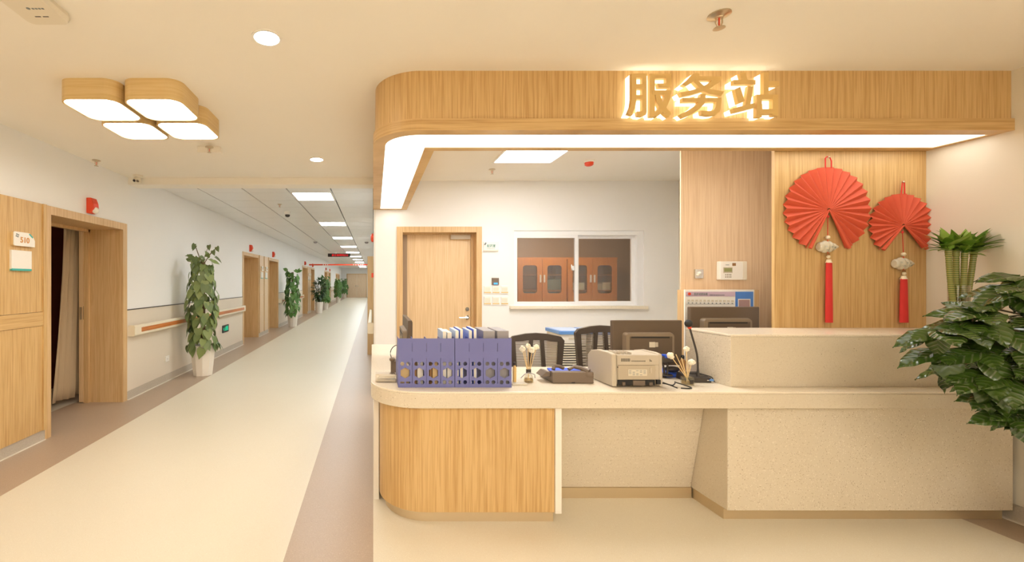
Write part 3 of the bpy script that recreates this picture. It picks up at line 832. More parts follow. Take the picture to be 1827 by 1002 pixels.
for (ya, yb) in ((509.8, 523.8), (528.8, 543.8)):
    for (xa_, xb_) in ((863.7, 876.2), (878.9, 891.4), (894.2, 907)):
        Yq = YB-.012
        t = thing('light_switch', f'white wall switch with a gold lower line, {sn[q][0]} {sn[q][1]}', 'switch', (PX((xa_+xb_)/2, Yq), YB, PZ(yb, Yq)), 'wall switches beside the station door')
        part('plate', pbox(xa_, xb_, ya, yb, Yq, .012), 'white', t, bevel=.003)
        part('rocker', pbox(xa_+1.6, xb_-1.6, ya+2.6, yb-5, Yq-.003, .004), 'offwhite', t, bevel=.001)
        part('gold_line', pbox(xa_+.3, xb_-.3, yb-3.4, yb-1.6, Yq-.0015, .002), 'gold', t, label='gold line')
        q += 1

# store-room cabinets seen through the window
YC = 7.45
def glass_cabinet(x0, x1, label, boxes):
    a, b = PX(x0, YC), PX(x1, YC); zt = PZ(462, YC); zb = .0
    t = thing('glass_door_cabinet', label, 'cabinet', ((a+b)/2, YC, 0), 'orange wood cabinets behind the window')
    part('carcass', MB().box(a, b, YC+.40, YC+.42, zb, zt).box(a, a+.02, YC+.02, YC+.4, zb, zt).box(b-.02, b, YC+.02, YC+.4, zb, zt).box(a-.01, b+.01, YC, YC+.42, zt, zt+.03), 'cabwood', t)
    shelf_z = [PZ(541, YC), PZ(517, YC), PZ(489, YC)]
    for z in shelf_z: part('shelf', MB().box(a+.02, b-.02, YC+.03, YC+.4, z-.02, z), 'cabwood', t)
    mid = (a+b)/2
    for (p, r, hs) in ((a, mid-.003, 1), (mid+.003, b, -1)):
        hole = rrect(p+.085, r-.085, PZ(523, YC), PZ(473, YC), .05, 4)
        d = part_me('door', plate('door', [(p, .78), (r, .78), (r, zt), (p, zt)], [hole], .02, 'cabwood', 'y', YC, loc=t.location), t)
        part('pane', MB().box(p+.08, r-.08, YC+.012, YC+.015, PZ(523, YC)-.01, PZ(473, YC)+.01), 'clear', d)
        hx = r-.03 if hs == 1 else p+.03
        part('handle', MB().box(hx-.014, hx+.014, YC-.015, YC, 1.37, 1.50), 'alu', d, bevel=.004)
    part('lower_front', MB().box(a, b, YC, YC+.02, zb, .775), 'cabwood', t)
    return a, b, shelf_z
a, b, sz = glass_cabinet(924, 1011, 'orange glass-door cabinet behind the window pane with the latch, holding grey-blue boxes', 1)
for q, (x0, x1, z) in enumerate(((973, 1000, sz[0]), (973, 1000, sz[1]), (930, 956, sz[0]))):
    single('storage_box', ['grey-blue box low in the cabinet under another box', 'grey-blue box on the middle cabinet shelf behind glass', 'grey-blue box low behind the leftmost glass cabinet door'][q], 'box',
           MB().box(PX(x0, YC+.1), PX(x1, YC+.1), YC+.08, YC+.32, z, z+.19), 'teabox', (PX((x0+x1)/2, YC+.1), YC+.2, z), bevel=.006)
a, b, sz = glass_cabinet(1013, 1101, 'orange glass-door cabinet behind the other window pane, holding paper stacks', 1)
for q, (x0, x1, z, hh) in enumerate(((1022, 1045, sz[0], .16), (1022, 1042, sz[1], .13), (1062, 1072, sz[1], .10), (1074, 1088, sz[1], .13), (1066, 1086, sz[0], .15))):
    single('paper_stack', 'stack of white papers in the ' + ['low part of the cabinet behind the window mullion', 'middle shelf of the cabinet behind the window mullion', 'middle cabinet shelf, thin stack at the far door', 'middle cabinet shelf, wider stack at the far door', 'lowest shelf behind the far cabinet door'][q], 'papers',
           MB().box(PX(x0, YC+.1), PX(x1, YC+.1), YC+.08, YC+.3, z, z+hh), 'paper', (PX((x0+x1)/2, YC+.1), YC+.2, z), bevel=.003)
# partition items
Y = YP-.05
t = thing('control_panel', 'cream wall control box with a small green display', 'control panel', (PX(1309, Y), Y, PZ(499, Y)))
part('body', MB().box(PX(1285, Y), PX(1333, Y), Y, YP-.013, PZ(499, Y), PZ(466, Y)), 'white', t, bevel=.004)
part('screen_frame', pbox(1291, 1307, 476.5, 486.5, Y-.003, .004), 'printer', t)
part('screen', pbox(1292.5, 1306, 478, 484.5, Y-.0045, .003), 'lcd', t, label='green-grey display')
part('sticker', pbox(1307, 1313, 469, 474, Y-.002, .003), 'brown', t, label='small reddish sticker')
kb = MB()
for c in range(4): 
    for r_ in range(2): kb.box(PX(1294+c*3, Y), PX(1295.2+c*3, Y), Y-.002, Y, PZ(491+r_*3.8, Y), PZ(489+r_*3.8, Y))
part('keys', kb, 'phone', t)
part('side_cover', pbox(1325.5, 1332.7, 466.5, 498.5, Y-.002, .003), 'offwhite', t)
part('lettering', pbox(1295, 1301, 471.8, 472.8, Y-.002, .003), 'greytext', t)
Y = YP-.03
t = thing('wall_socket', 'small square metal plate with two round plugs on the oak partition', 'socket', (PX(1248, Y), Y, PZ(496, Y)))
part('plate', MB().box(PX(1240.5, Y), PX(1255.5, Y), Y, YP-.013, PZ(496.5, Y), PZ(480, Y)), 'chrome', t, bevel=.003)
part('plug', MB().ball((PX(1247.5, Y), Y-.004, PZ(487, Y)), .013, 10, 6), 'white', t, smooth=True)
part('plug', MB().ball((PX(1244.5, Y), Y-.002, PZ(490, Y)), .010, 10, 6), 'offwhite', t, smooth=True)
# information board
Y = 3.25
t = thing('call_board', 'white wall cabinet board with a lilac title strip and blue side panel behind the monitor', 'board', (PX(1290, Y), Y, .77))
zb = .765
part('cabinet', MB().box(PX(1223, Y), PX(1356.5, Y), Y+.012, YP-.013, zb, PZ(517, Y)), 'frame', t)
part('panel', MB().box(PX(1222, Y), PX(1346, Y), Y, Y+.012, zb, PZ(516.5, Y)), 'white', t, bevel=.002)
part('title_strip', pbox(1223.8, 1312, 520, 528.5, Y-.002, .002), 'lilac', t, label='lilac title strip')
me = fit_mesh(text_mesh('title', '医护对讲系统', .05, .001, 'greytext', .0005), PX(1238, Y), PX(1262, Y), PZ(526.8, Y), PZ(521.8, Y), Y-.0035, Y-.002)
for v in me.vertices: v.co -= t.location
part_me('title', me, t)
me = fit_mesh(text_mesh('subtitle', 'NURSE CALL INTERCOM SYSTEM', .05, .001, 'greytext', .0), PX(1266, Y), PX(1292, Y), PZ(527, Y), PZ(525.2, Y), Y-.0035, Y-.002)
for v in me.vertices: v.co -= t.location
part_me('subtitle', me, t)
part('emblem', MB().lathe([(.011, -.004), (.011, -.001)], (PX(1229.5, Y), Y-.001, PZ(524, Y)), 16, 'y'), 'red', t, label='red and white round emblem')
kb = MB()
for c in range(12):
    x = 1226.5+c*7.1
    kb.box(PX(x, Y), PX(x+4.2, Y), Y-.002, Y-.0002, PZ(537.5+c*.1, Y), PZ(534+c*.1, Y))
part('key_row', kb, 'label', t)
kb = MB()
for c in range(12):
    x = 1226.5+c*7.1
    kb.box(PX(x+.7, Y), PX(x+2.8, Y), Y-.002, Y-.0002, PZ(541+c*.1, Y), PZ(539.2+c*.1, Y))
part('key_marks', kb, 'greytext', t)
part('underline', pbox(1225, 1310, 541.8, 542.4, Y-.002, .0018), 'grey', t)
part('side_panel', pbox(1312.3, 1344, 520, 560, Y-.002, .002), 'blueprint', t, label='blue panel')
part('screen_border', pbox(1317, 1339, 533, 562, Y-.0035, .002), 'white', t)
part('screen', pbox(1318.3, 1337.7, 534.5, 562, Y-.005, .002), 'pinkscreen', t, label='mauve display')

# =================================================================== RED FANS
def paper_fan(cx, cy, rpx, gl, gr, n, label, loop_top, shell_y, shell_x, tas, Y=2.852, short=False):
    X, Z = PX(cx, Y), PZ(cy, Y); R = rpx*Y/F
    t = thing('paper_fan', label, 'fan', (X, Y, Z))
    vs = []; fs = []
    a0 = -PI/2+gr; a1 = 1.5*PI-gl
    m = n*2
    for k in range(m+1):
        a = a0+(a1-a0)*k/m; dep = .0 if k % 2 else .024
        rr = R*(.985 if k % 2 else 1.0)
        vs.append((X+.010*math.cos(a), Y-.004, Z+.010*math.sin(a)))
        vs.append((X+rr*math.cos(a), Y-.006+dep, Z+rr*math.sin(a)))
    for k in range(m): fs.append((2*k, 2*k+1, 2*k+3, 2*k+2))
    b = MB().add(vs, fs)
    o = part('pleated_paper', b, 'redpaper', t); s = o.modifiers.new('s', 'SOLIDIFY'); s.thickness = .0012
    for a in (a0, a1):
        dx, dz = math.cos(a), math.sin(a)
        p0 = (X, Y-.006, Z); p1 = (X+R*dx, Y-.008, Z+R*dz)
        part('end_stick', MB().tube([p0, p1], [.004, .011], 6), 'redpaper', t)
    lp = MB()
    zt = PZ(loop_top, Y); z0 = Z+R*.97
    if short: lp.tube([(X-.012, Y, z0), (X-.002, Y, zt), (X+.004, Y-.004, zt), (X+.012, Y, z0)], .0035, 6)
    else: lp.tube([(X-.02, Y, z0), (X-.02, Y, zt-.012), (X-.008, Y, zt), (X+.008, Y, zt-.003), (X+.02, Y, zt-.03), (X+.02, Y, z0)], .0035, 6)
    part('hanging_loop', lp, 'redthread', t)
    part('nail', MB().ball((X-.003, Y-.006, zt-.006), .007, 8, 5), 'brass', t, smooth=True, label='brass nail')
    sz_, sx_ = PZ(shell_y, Y), PX(shell_x, Y)
    part('cord', MB().tube([(X, Y+.004, Z), (sx_-.004, Y, sz_+.07), (sx_-.004, Y, sz_-.05)], .002, 5), 'redthread', t)
    part('knot', MB().ball((X-.003, Y, Z-.045), .009, 8, 5, (1, .6, 1)), 'redthread', t)
    part('bead', MB().ball((sx_-.004, Y, sz_+.062), .013, 12, 8), 'bead', t, smooth=True)
    # spiral shell, lying on its side
    prof = []
    for k in range(25):
        u = k/24.0; env = .043*math.sin(PI*min(1, .10+u*.9))**.75*(1-.52*u) + .004
        prof.append((env*(1+.10*math.sin(u*26)), -.068+.135*u))
    part('shell', MB().lathe(prof, (sx_, Y, sz_), 16, 'x', sx=.75), 'shell', t, smooth=True, label='mottled cream and green sea shell')
    part('bead', MB().ball((sx_, Y, sz_-.050), .009, 10, 6), 'brown', t, smooth=True, label='brown bead')
    part('bead', MB().ball((sx_, Y, sz_-.066), .011, 10, 6), 'bead', t, smooth=True)
    x0, y0, y1, hw = tas
    tx = PX(x0, Y); za, zb_ = PZ(y0, Y), PZ(y1, Y); hw0, hw1 = hw
    part('tassel_cap', MB().lathe([(.012, 0), (.014, -.012), (hw0*Y/F*1.0, -.022)], (tx, Y, za+.02), 12), 'bead', t, smooth=True)
    part('tassel', MB().lathe([(hw0*Y/F, 0), (hw0*Y/F*1.1, -.03), (hw1*Y/F, -(za-zb_))], (tx, Y-.002, za), 14, sy=.5), 'redthread', t, smooth=True)
paper_fan(1478, 374, 77, math.radians(27), math.radians(27), 26, 'larger red pleated paper fan with a shell and tassel on the oak panel', 279, 440, 1478, (1478.5, 468, 575, (5, 6.5)))
paper_fan(1611, 402, 57.5, math.radians(41), math.radians(44), 20, 'smaller red pleated paper fan with a shell and tassel next to the wall corner', 323, 470, 1613, (1612, 497, 575, (5.5, 7.5)), short=True)

# =================================================================== CEILING DEVICES
def sprinkler(x, y, zc, label, s=1.0, tilt=0):
    t = thing('sprinkler', label, 'sprinkler', (x, y, zc), 'ceiling sprinkler heads')
    part('flange', MB().lathe([(.038*s, 0), (.040*s, -.006), (.016*s, -.014), (.014*s, -.018)], (x, y, zc), 20), 'brass', t, smooth=True)
    part('arm', MB().tube([(x-.012*s, y, zc-.016), (x-.013*s, y, zc-.034*s), (x-.003*s, y, zc-.052*s)], .003*s, 6).tube([(x+.012*s, y, zc-.016), (x+.013*s, y, zc-.034*s), (x+.003*s, y, zc-.052*s)], .003*s, 6), 'brass', t)
    part('bulb', MB().tube([(x, y, zc-.016), (x, y, zc-.046*s)], .003*s, 6), 'red', t, label='red glass bulb')
    part('deflector', MB().lathe([(.004*s, 0), (.020*s, -.003), (.021*s, -.005), (.004*s, -.006)], (x, y, zc-.052*s), 14), 'brass', t, smooth=True)
sprinkler(PX(1283, 1.965), 1.965, CZ, 'nickel ceiling sprinkler above the front of the canopy', 1.15)
sprinkler(PX(172, 4.32), 4.32, CZ, 'small sprinkler near the left wall over the curtained doorway', 1.0)
sprinkler(PX(878, 4.67), 4.67, CZ, 'small sprinkler in the ceiling behind the desk canopy', .9)
Yb = 3.87
t = single('ceiling_box', 'small flat cream box on the ceiling just behind the wooden lamp', 'box', MB().box(PX(352, Yb), PX(393, Yb), Yb, Yb+.06, CZ-.055, CZ), 'ceiling', (PX(372, Yb), Yb, CZ-.055), bevel=.004)
sprinkler(PX(375, 3.82), 3.80, CZ-.028, 'small sprinkler just behind the wooden petal lamp', .9)
sprinkler(PX(499, 7.0), 7.0, CZ2, 'first tiny sprinkler in the tiled corridor ceiling', .9)
sprinkler(PX(458, 12.0), 11.6, CZ2, 'tiny sprinkler at the edge of the tiled corridor ceiling', 1.1)
# detector with red ring over the station
x, y = PX(1051, 4.33), 4.33
t = thing('smoke_detector', 'small red-rimmed detector on the ceiling behind the desk', 'detector', (x, y, CZ))
part('base', MB().lathe([(.05, 0), (.05, -.015), (.044, -.02)], (x, y, CZ), 24), 'white', t, smooth=True)
part('head', MB().lathe([(.042, -.02), (.040, -.045), (.026, -.055)], (x, y, CZ), 24), 'red', t, smooth=True, label='red head')
# access point
x0, x1, y0, y1 = -1.585, -1.385, 1.76, 1.99
t = thing('wireless_access_point', 'flat white rounded wireless unit at the ceiling corner of the view', 'wifi router', ((x0+x1)/2, (y0+y1)/2, CZ))
part('base', MB().prism(rrect(x0+.006, x1-.006, y0+.006, y1-.006, .035, 5), CZ-.018, CZ), 'offwhite', t)
part('cover', MB().prism(rrect(x0+.01, x1-.01, y0+.01, y1-.01, .03, 6), CZ-.040, CZ-.017, taper=rrect(x0, x1, y0, y1, .035, 6)), 'offwhite', t, bevel=.003)
lg = MB().lathe([(.008, 0), (.008, .001)], (x1-.11, y1-.13, CZ-.0412), 14)
for k in range(4): lg.box(x1-.095+.014*k, x1-.086+.014*k, y1-.133, y1-.124, CZ-.0412, CZ-.040)
part('logo', lg, 'greytext', t, label='small grey logo')
sl_ = MB()
for k in range(2): sl_.box(x0+.075+.035*k, x0+.10+.035*k, y1-.075, y1-.070, CZ-.0412, CZ-.040)
part('indicator_slots', sl_, 'dark', t)
# security cameras
cxm, cym = PX(246, 4.93), 4.93
t = thing('security_camera', 'small white twin-lens camera on the ceiling at the left end of the beam', 'security camera', (cxm, cym, CZ))
part('mount', MB().lathe([(.055, 0), (.055, -.018), (.03, -.03)], (cxm, cym, CZ), 20), 'offwhite', t, smooth=True)
part('head', MB().ball((cxm, cym-.01, CZ-.06), .045, 14, 8), 'offwhite', t, smooth=True)
part('lens', MB().lathe([(.014, -.05), (.014, -.03)], (cxm-.012, cym-.01, CZ-.072), 12, 'y'), 'dark', t)
part('lens', MB().lathe([(.012, -.05), (.012, -.03)], (cxm+.024, cym-.01, CZ-.077), 12, 'y'), 'phone', t)
cxm, cym = PX(513, 7.75), 7.75
t = thing('security_camera', 'white dome camera with a dark lens under the tiled corridor ceiling', 'security camera', (cxm, cym, CZ2))
part('mount', MB().lathe([(.062, 0), (.062, -.04), (.05, -.055)], (cxm, cym, CZ2), 18), 'white', t, smooth=True)
part('lens', MB().lathe([(.045, -.055), (.04, -.085), (.02, -.098)], (cxm, cym, CZ2), 16), 'dark', t, smooth=True)
for q, (px_, yy) in enumerate(((562.5, 13.5), (654, 13.6))):
    cxm = PX(px_, yy)
    single('smoke_detector', ['tiny dark detector on the corridor ceiling near the left wall', 'tiny dark detector on the corridor ceiling by the right wall'][q], 'detector',
           MB().lathe([(.06, 0), (.06, -.02), (.035, -.05)], (cxm, yy, CZ2), 16), 'grey', (cxm, yy, CZ2), smooth=True)

# LED sign and red banner across the corridor
Y = 18.0
t = thing('led_sign', 'dark hanging display with red glowing text over the corridor', 'display', (PX(605, Y), Y, PZ(458, Y)))
part('housing', MB().box(PX(585, Y), PX(625, Y), Y, Y+.08, PZ(457.8, Y), PZ(452, Y)), 'dark', t, bevel=.01)
part('hanger', MB().box(PX(600, Y)-.01, PX(600, Y)+.01, Y+.03, Y+.05, PZ(452, Y), CZ2), 'alu', t)
part('hanger', MB().box(PX(612, Y)-.01, PX(612, Y)+.01, Y+.03, Y+.05, PZ(452, Y), CZ2), 'alu', t)
me = fit_mesh(text_mesh('lettering', '护士站呼叫515', .1, .001, 'e_red', .002), PX(592, Y), PX(621, Y), PZ(456.8, Y), PZ(453, Y), Y-.004, Y-.001)
for v in me.vertices: v.co -= t.location
part_me('lettering', me, t, 'glowing red characters')
Y = 19.25
t = thing('banner', 'thin red banner strip stretched across the corridor', 'banner', (PX(604, Y), Y, PZ(473, Y)))
part('strip', MB().box(XL, PX(656, Y), Y, Y+.01, PZ(473.2, Y), PZ(470.8, Y)), 'red', t)
kb = MB()
for a in (577, 581, 584.5, 631, 635, 639, 643.5, 647): kb.box(PX(a-.5, Y), PX(a+.5, Y), Y-.002, Y, PZ(473.1, Y), PZ(470.9, Y))
part('white_mark', kb, 'white', t)
# wood-clad end and right side items
ww = thing('wall_panel', 'upright oak door surround projecting from the right side of the corridor', 'panel', (-.06, 8.2, 0))
part('leaf', MB().box(-.11, .004, 8.15, 8.21, 0.0, 1.865), 'frame', ww)
part('return_strip', MB().box(-.11, .004, 8.211, 9.4, 0.0, 1.86), 'frame', ww)
h = thing('handrail', 'cream handrail on the right corridor wall beside the station wall end', 'handrail', (-.04, 6.5, .8))
part('rail', MB().prism(rrect(-.068, -.022, .740, .865, .014, 3), YB+.16, 8.0, 'y'), 'rail', h)
part('end_cap', MB().prism(rrect(-.072, .005, .735, .868, .014, 3), YB+.13, YB+.16, 'y'), 'rail', h)
part('stripe', MB().box(-.072, -.066, YB+.3, 7.9, .777, .83), 'rail_orange', h)
al = thing('alarm_sounder', 'red round alarm high on the right corridor wall edge', 'alarm', (0, 7.3, 2.05))
part('body', MB().lathe([(.075, 0), (.072, -.03), (.04, -.048)], (.004, 7.3, PZ(424, 7.3)), 20, 'x'), 'red', al, smooth=True)
single('fire_call_point', 'small red call point at mid height on the right corridor wall edge', 'alarm', MB().box(-.03, .004, 6.9, 7.02, PZ(495, 7.0), PZ(487, 7.0)), 'red', (0, 7, 1.4), bevel=.004)

# exit sign and outlet low on the left wall
X = XL+.018
def LY(px_, X_): return F*X_/(px_-CX)
ya, yb = LY(397.3, X), LY(408.2, X); zt, zb = .545, .405
t = thing('exit_sign', 'small green and black exit sign low on the left wall beside the first climbing plant', 'exit sign', (X, (ya+yb)/2, zb))
part('housing', MB().box(XL, X, ya, yb, zb, zt), 'black', t, bevel=.003)
fg = MB(); cy_ = (ya+yb)/2; cz_ = (zt+zb)/2
fg.ball((X+.002, cy_+.01, cz_+.042), .012, 8, 5, (.2, 1, 1))
fg.tube([(X+.002, cy_+.005, cz_+.03), (X+.002, cy_-.012, cz_-.005)], .011, 6)
fg.tube([(X+.002, cy_-.012, cz_-.005), (X+.002, cy_+.02, cz_-.02), (X+.002, cy_+.015, cz_-.045)], .007, 6)
fg.tube([(X+.002, cy_-.012, cz_-.005), (X+.002, cy_-.03, cz_-.03), (X+.002, cy_-.055, cz_-.03)], .007, 6)
fg.tube([(X+.002, cy_+.005, cz_+.025), (X+.002, cy_+.035, cz_+.01)], .006, 6)
fg.tube([(X+.002, cy_+.0, cz_+.025), (X+.002, cy_-.03, cz_+.015)], .006, 6)
fg.prism([(cy_+.06, cz_-.04), (cy_+.12, cz_-.04), (cy_+.12, cz_+.045), (cy_+.06, cz_+.045)], X, X+.003, 'x')
fg.prism([(cy_-.13, cz_), (cy_-.09, cz_-.035), (cy_-.09, cz_+.035)], X, X+.003, 'x')
part('running_figure', fg, 'e_exit', t, label='glowing green running figure, door and arrow')
t = thing('wall_socket', 'white double socket low on the left wall near the curtained doorway', 'socket', (XL+.01, 5.98, .31))
part('plate', MB().box(XL+.006, XL+.016, 5.93, 6.03, PZ(644, 6), PZ(634, 6)), 'white', t, bevel=.002)
part('holes', MB().box(XL+.016, XL+.0165, 5.965, 5.97, .30, .315).box(XL+.016, XL+.0165, 5.985, 5.99, .30, .315), 'grey', t)

# curtain behind the open doorway
n = 46; m = 14; vs = []; fs = []
for j in range(m+1):
    v = j/m; z = 2.0 - (2.0-.075)*v
    ys, ye = 4.76-.19*v**1.2, 5.12
    for i in range(n+1):
        u = i/n; yy = ys+(ye-ys)*u
        xx = -3.43 + .022*math.sin(u*PI*11+.4*math.sin(v*2)) + .008*math.sin(u*PI*23+v*3)
        vs.append((xx, yy, z + (.012*math.sin(u*9) if j == m else 0)))
for j in range(m):
    for i in range(n): fs.append((j*(n+1)+i, j*(n+1)+i+1, (j+1)*(n+1)+i+1, (j+1)*(n+1)+i))
cu = thing('curtain', 'beige pleated curtain hanging just inside the open doorway', 'curtain', (-3.43, 4.85, 2.0))
c = part('fabric', MB().add(vs, fs), 'curtain', cu, smooth=True); s = c.modifiers.new('s', 'SOLIDIFY'); s.thickness = .003
part('rail', MB().tube([(-3.43, 3.9, 2.02), (-3.43, 5.1, 2.02)], .012, 8), 'alu', cu)

# =================================================================== PLANTS
def heart_leaf(name, L=1.0, W=.85, mat='leaf_pothos', curl=.12):
    rows = [(0, .0), (-.12, .34), (.12, .46), (.34, .44), (.58, .31), (.80, .14), (1.0, 0)]
    vs = []; fs = []
    cen = [0, .02, .12, .34, .58, .80, 1.0]
    for k, (yy, hw) in enumerate(rows):
        z = -curl*(cen[k]**2)*L
        vs += [(0, max(cen[k], 0)*L, z), (hw*W, yy*L, z+.10*hw*L), (-hw*W, yy*L, z+.10*hw*L)]
    for k in range(len(rows)-1):
        a, b = 3*k, 3*k+3
        fs += [(a, a+1, b+1, b), (a, b, b+2, a+2)]
    me = MB().add(vs, fs).mesh(name, mat, True)
    return me
def leaf_matrix(p, d, nrm, s):
    d = Vector(d).normalized(); nrm = Vector(nrm); nrm = (nrm - d*nrm.dot(d)).normalized(); x = d.cross(nrm).normalized()
    R = Matrix((x, d, nrm)).transposed().to_4x4()
    return Matrix.Translation(p) @ R @ Matrix.Scale(s, 4)
def put_leaf(me, root, org, p, d, nrm, s, name='leaf'):
    o = addobj(name, me, root); o.matrix_local = leaf_matrix(Vector(p)-Vector(org), d, nrm, s); return o
def merge_leaf(mb, me, mat4):
    vs = [mat4 @ v.co for v in me.vertices]; mb.add([tuple(v) for v in vs], [tuple(p.vertices) for p in me.polygons])

def planter(t, x, y, h, r0, r1, n=10):
    prof_o = [(r0, 0), (r1, h), (r1-.012, h), (r1-.018, h-.05)]
    part('planter', MB().lathe(prof_o, (x, y, 0), n), 'pot', t, bevel=.004)
    part('soil', MB().lathe([(r1-.03, h-.06), (r1-.02, h-.045)], (x, y, 0), 16), 'soil', t)

PL = heart_leaf('leaf_pothos')
PLF = heart_leaf('leaf_far', mat='leaf_far')
def totem_plant(x, y, h, pr, ptop, ztop, rw, nleaf, size, label, seed, parts=True, mesh=PL, spray=True):
    rnd = random.Random(seed)
    t = thing('climbing_plant', label, 'plant', (x, y, 0), 'potted plants along the left corridor wall')
    org = (x, y, 0)
    planter(t, x, y, h, pr, ptop)
    part('moss_pole', MB().tube([(x, y, h-.05), (x, y, ztop-.12)], .035, 8), 'stem', t)
    mb = MB()
    for k in range(nleaf):
        u = (k+rnd.random())/nleaf
        z = h-.03+(ztop-h+.0)*u
        az = rnd.uniform(0, 2*PI)
        if rnd.random() < .55: az = rnd.uniform(-PI, 0)      # more on the side facing the corridor and viewer
        wid = rw*(1.0-.14*u+.10*math.sin(u*9+seed)) * rnd.uniform(.72, 1.05)
        p = (x+wid*math.cos(az), y+wid*math.sin(az), z)
        out = Vector((math.cos(az), math.sin(az), 0))
        droop = rnd.uniform(.9, 2.2) if u < .92 else rnd.uniform(-.5, .8)
        d = out*.55 + Vector((rnd.uniform(-.45, .45), rnd.uniform(-.45, .45), -droop))
        nr = out + Vector((rnd.uniform(-.3, .3), rnd.uniform(-.3, .3), .45))
        s = size*rnd.uniform(.65, 1.15)*(1.0 if u < .85 else .8)
        if parts: put_leaf(mesh, t, org, p, d, nr, s)
        else: merge_leaf(mb, mesh, leaf_matrix(Vector(p)-Vector(org), d, nr, s))
    if not parts:
        o = addobj('foliage', mb.mesh('foliage', mesh.materials[0].name and mesh.materials[0], True), t); o['kind'] = 'stuff'
    if spray:
        st = MB()
        for a, L, tz in ((2.6, .16, .12), (.3, .20, .10), (1.2, .15, .13), (-.6, .21, .04), (3.4, .12, .14)):
            tip = (x+L*math.cos(a), y+L*math.sin(a)*.6, ztop+tz)
            st.tube([(x, y, ztop-.18), (x+L*.5*math.cos(a), y, ztop-.03), tip], .004, 5)
            if parts: put_leaf(mesh, t, org, tip, (math.cos(a)*.4, -.3, -.8), (-.2, -1, .3), size*.62)
        part('vine_stem', st, 'stem', t)
    return t
totem_plant(-2.53, 6.38, .45, .135, .185, 1.80, .215, 240, .145, 'tall leafy climbing plant in a white planter in front of the near handrail', 3)
totem_plant(-2.50, 13.3, .45, .13, .175, 1.80, .22, 170, .17, 'climbing plant in a white planter past the first corridor doorways', 5, mesh=PLF, spray=False)
# bushy plant
def bush(x, y, h, ztop, rw, label, seed):
    rnd = random.Random(seed)
    t = thing('bushy_plant', label, 'plant', (x, y, 0), 'potted plants along the left corridor wall')
    planter(t, x, y, h, .14, .185)
    mb = MB(); zc = (h+ztop)/2+.06; zr = (ztop-h)/2+.06
    me = heart_leaf('leaf_bush', 1, .5, 'leaf_dark')
    for k in range(420):
        az = rnd.uniform(0, 2*PI); el = rnd.uniform(-1, 1); rr = rnd.uniform(.55, 1.0)
        c = math.sqrt(1-el*el)
        p = Vector((rw*rr*c*math.cos(az), rw*rr*c*math.sin(az), zc+zr*rr*el))
        out = Vector((c*math.cos(az), c*math.sin(az), el))
        merge_leaf(mb, me, leaf_matrix(p, out+Vector((rnd.uniform(-.5, .5), rnd.uniform(-.5, .5), -.3)), out+Vector((0, 0, .9)), rnd.uniform(.10, .16)))
    o = addobj('foliage', mb.mesh('foliage', 'leaf_dark', True), t); o['kind'] = 'stuff'
    br = MB()
    for k in range(7):
        a = k*.9; br.tube([(x, y, h-.05), (x+.1*math.cos(a), y+.1*math.sin(a), zc), (x+.25*math.cos(a), y+.25*math.sin(a), ztop-.15)], .008, 5)
    part('branches', br, 'stem', t)
bush(-2.40, 19.0, .50, 1.42, .33, 'round dark bushy plant in a white planter down the corridor', 12)
totem_plant(-2.41, 21.6, .45, .13, .175, 1.68, .24, 200, .17, 'climbing plant in a white planter just behind the dark bushy one', 8, False, PLF, False)
totem_plant(-2.37, 29.0, .46, .13, .18, 1.62, .27, 200, .18, 'climbing plant near the corridor end, the nearer of two', 9, False, PLF, False)
totem_plant(-2.50, 37.4, .46, .14, .19, 1.68, .30, 180, .19, 'climbing plant beside the double door closing the corridor', 10, False, PLF, False)

# lucky bamboo in a glass vase on the raised counter
vx, vy, vz = PX(1711, 2.58), 2.58, 1.0702
t = thing('lucky_bamboo', 'thick-stalked lucky bamboo in a square glass vase on the raised counter', 'plant', (vx, vy, vz))
org = (vx, vy, vz)
wv = .043
part('vase', MB().lathe([(wv, 0), (wv, .285), (wv-.004, .285), (wv-.004, .006), (.001, .006)], (vx, vy, vz+.0005), 24), 'clear', t, smooth=True, label='clear glass vase')
part('water', MB().lathe([(wv-.005, .007), (wv-.005, .215)], (vx, vy, vz+.0005), 24), 'water', t, smooth=True, label='yellowish water')
rnd = random.Random(4); pb_ = MB()
for k in range(120):
    r_ = rnd.uniform(.006, .009); a_ = rnd.uniform(0, 2*PI); q_ = .028*math.sqrt(rnd.random())
    pb_.ball((vx+q_*math.cos(a_), vy+q_*math.sin(a_), vz+.016+rnd.random()*.09), r_, 6, 4)
part('pebbles', pb_, 'pebble', t, kind='stuff', label='orange pebbles')
blm = MB().add([(0,0,0), (.22,.22,.02), (-.22,.22,.02), (.21,.5,.0), (-.21,.5,.0), (0,.25,-.03), (0,.5,-.05), (.09,.8,-.07), (-.09,.8,-.07), (0,.8,-.1), (0,1.05,-.18)],
     [(0,1,5), (0,5,2), (5,1,3,6), (2,5,6,4), (6,3,7,9), (4,6,9,8), (9,7,10), (8,9,10)]).mesh('bamboo_leaf', 'leaf_bamboo', True)
stalks = [((1703, 560), (1692, 446), -.012), ((1710, 562), (1706, 446), .012), ((1715, 560), (1721, 450), -.012), ((1721, 560), (1738, 448), .010)]
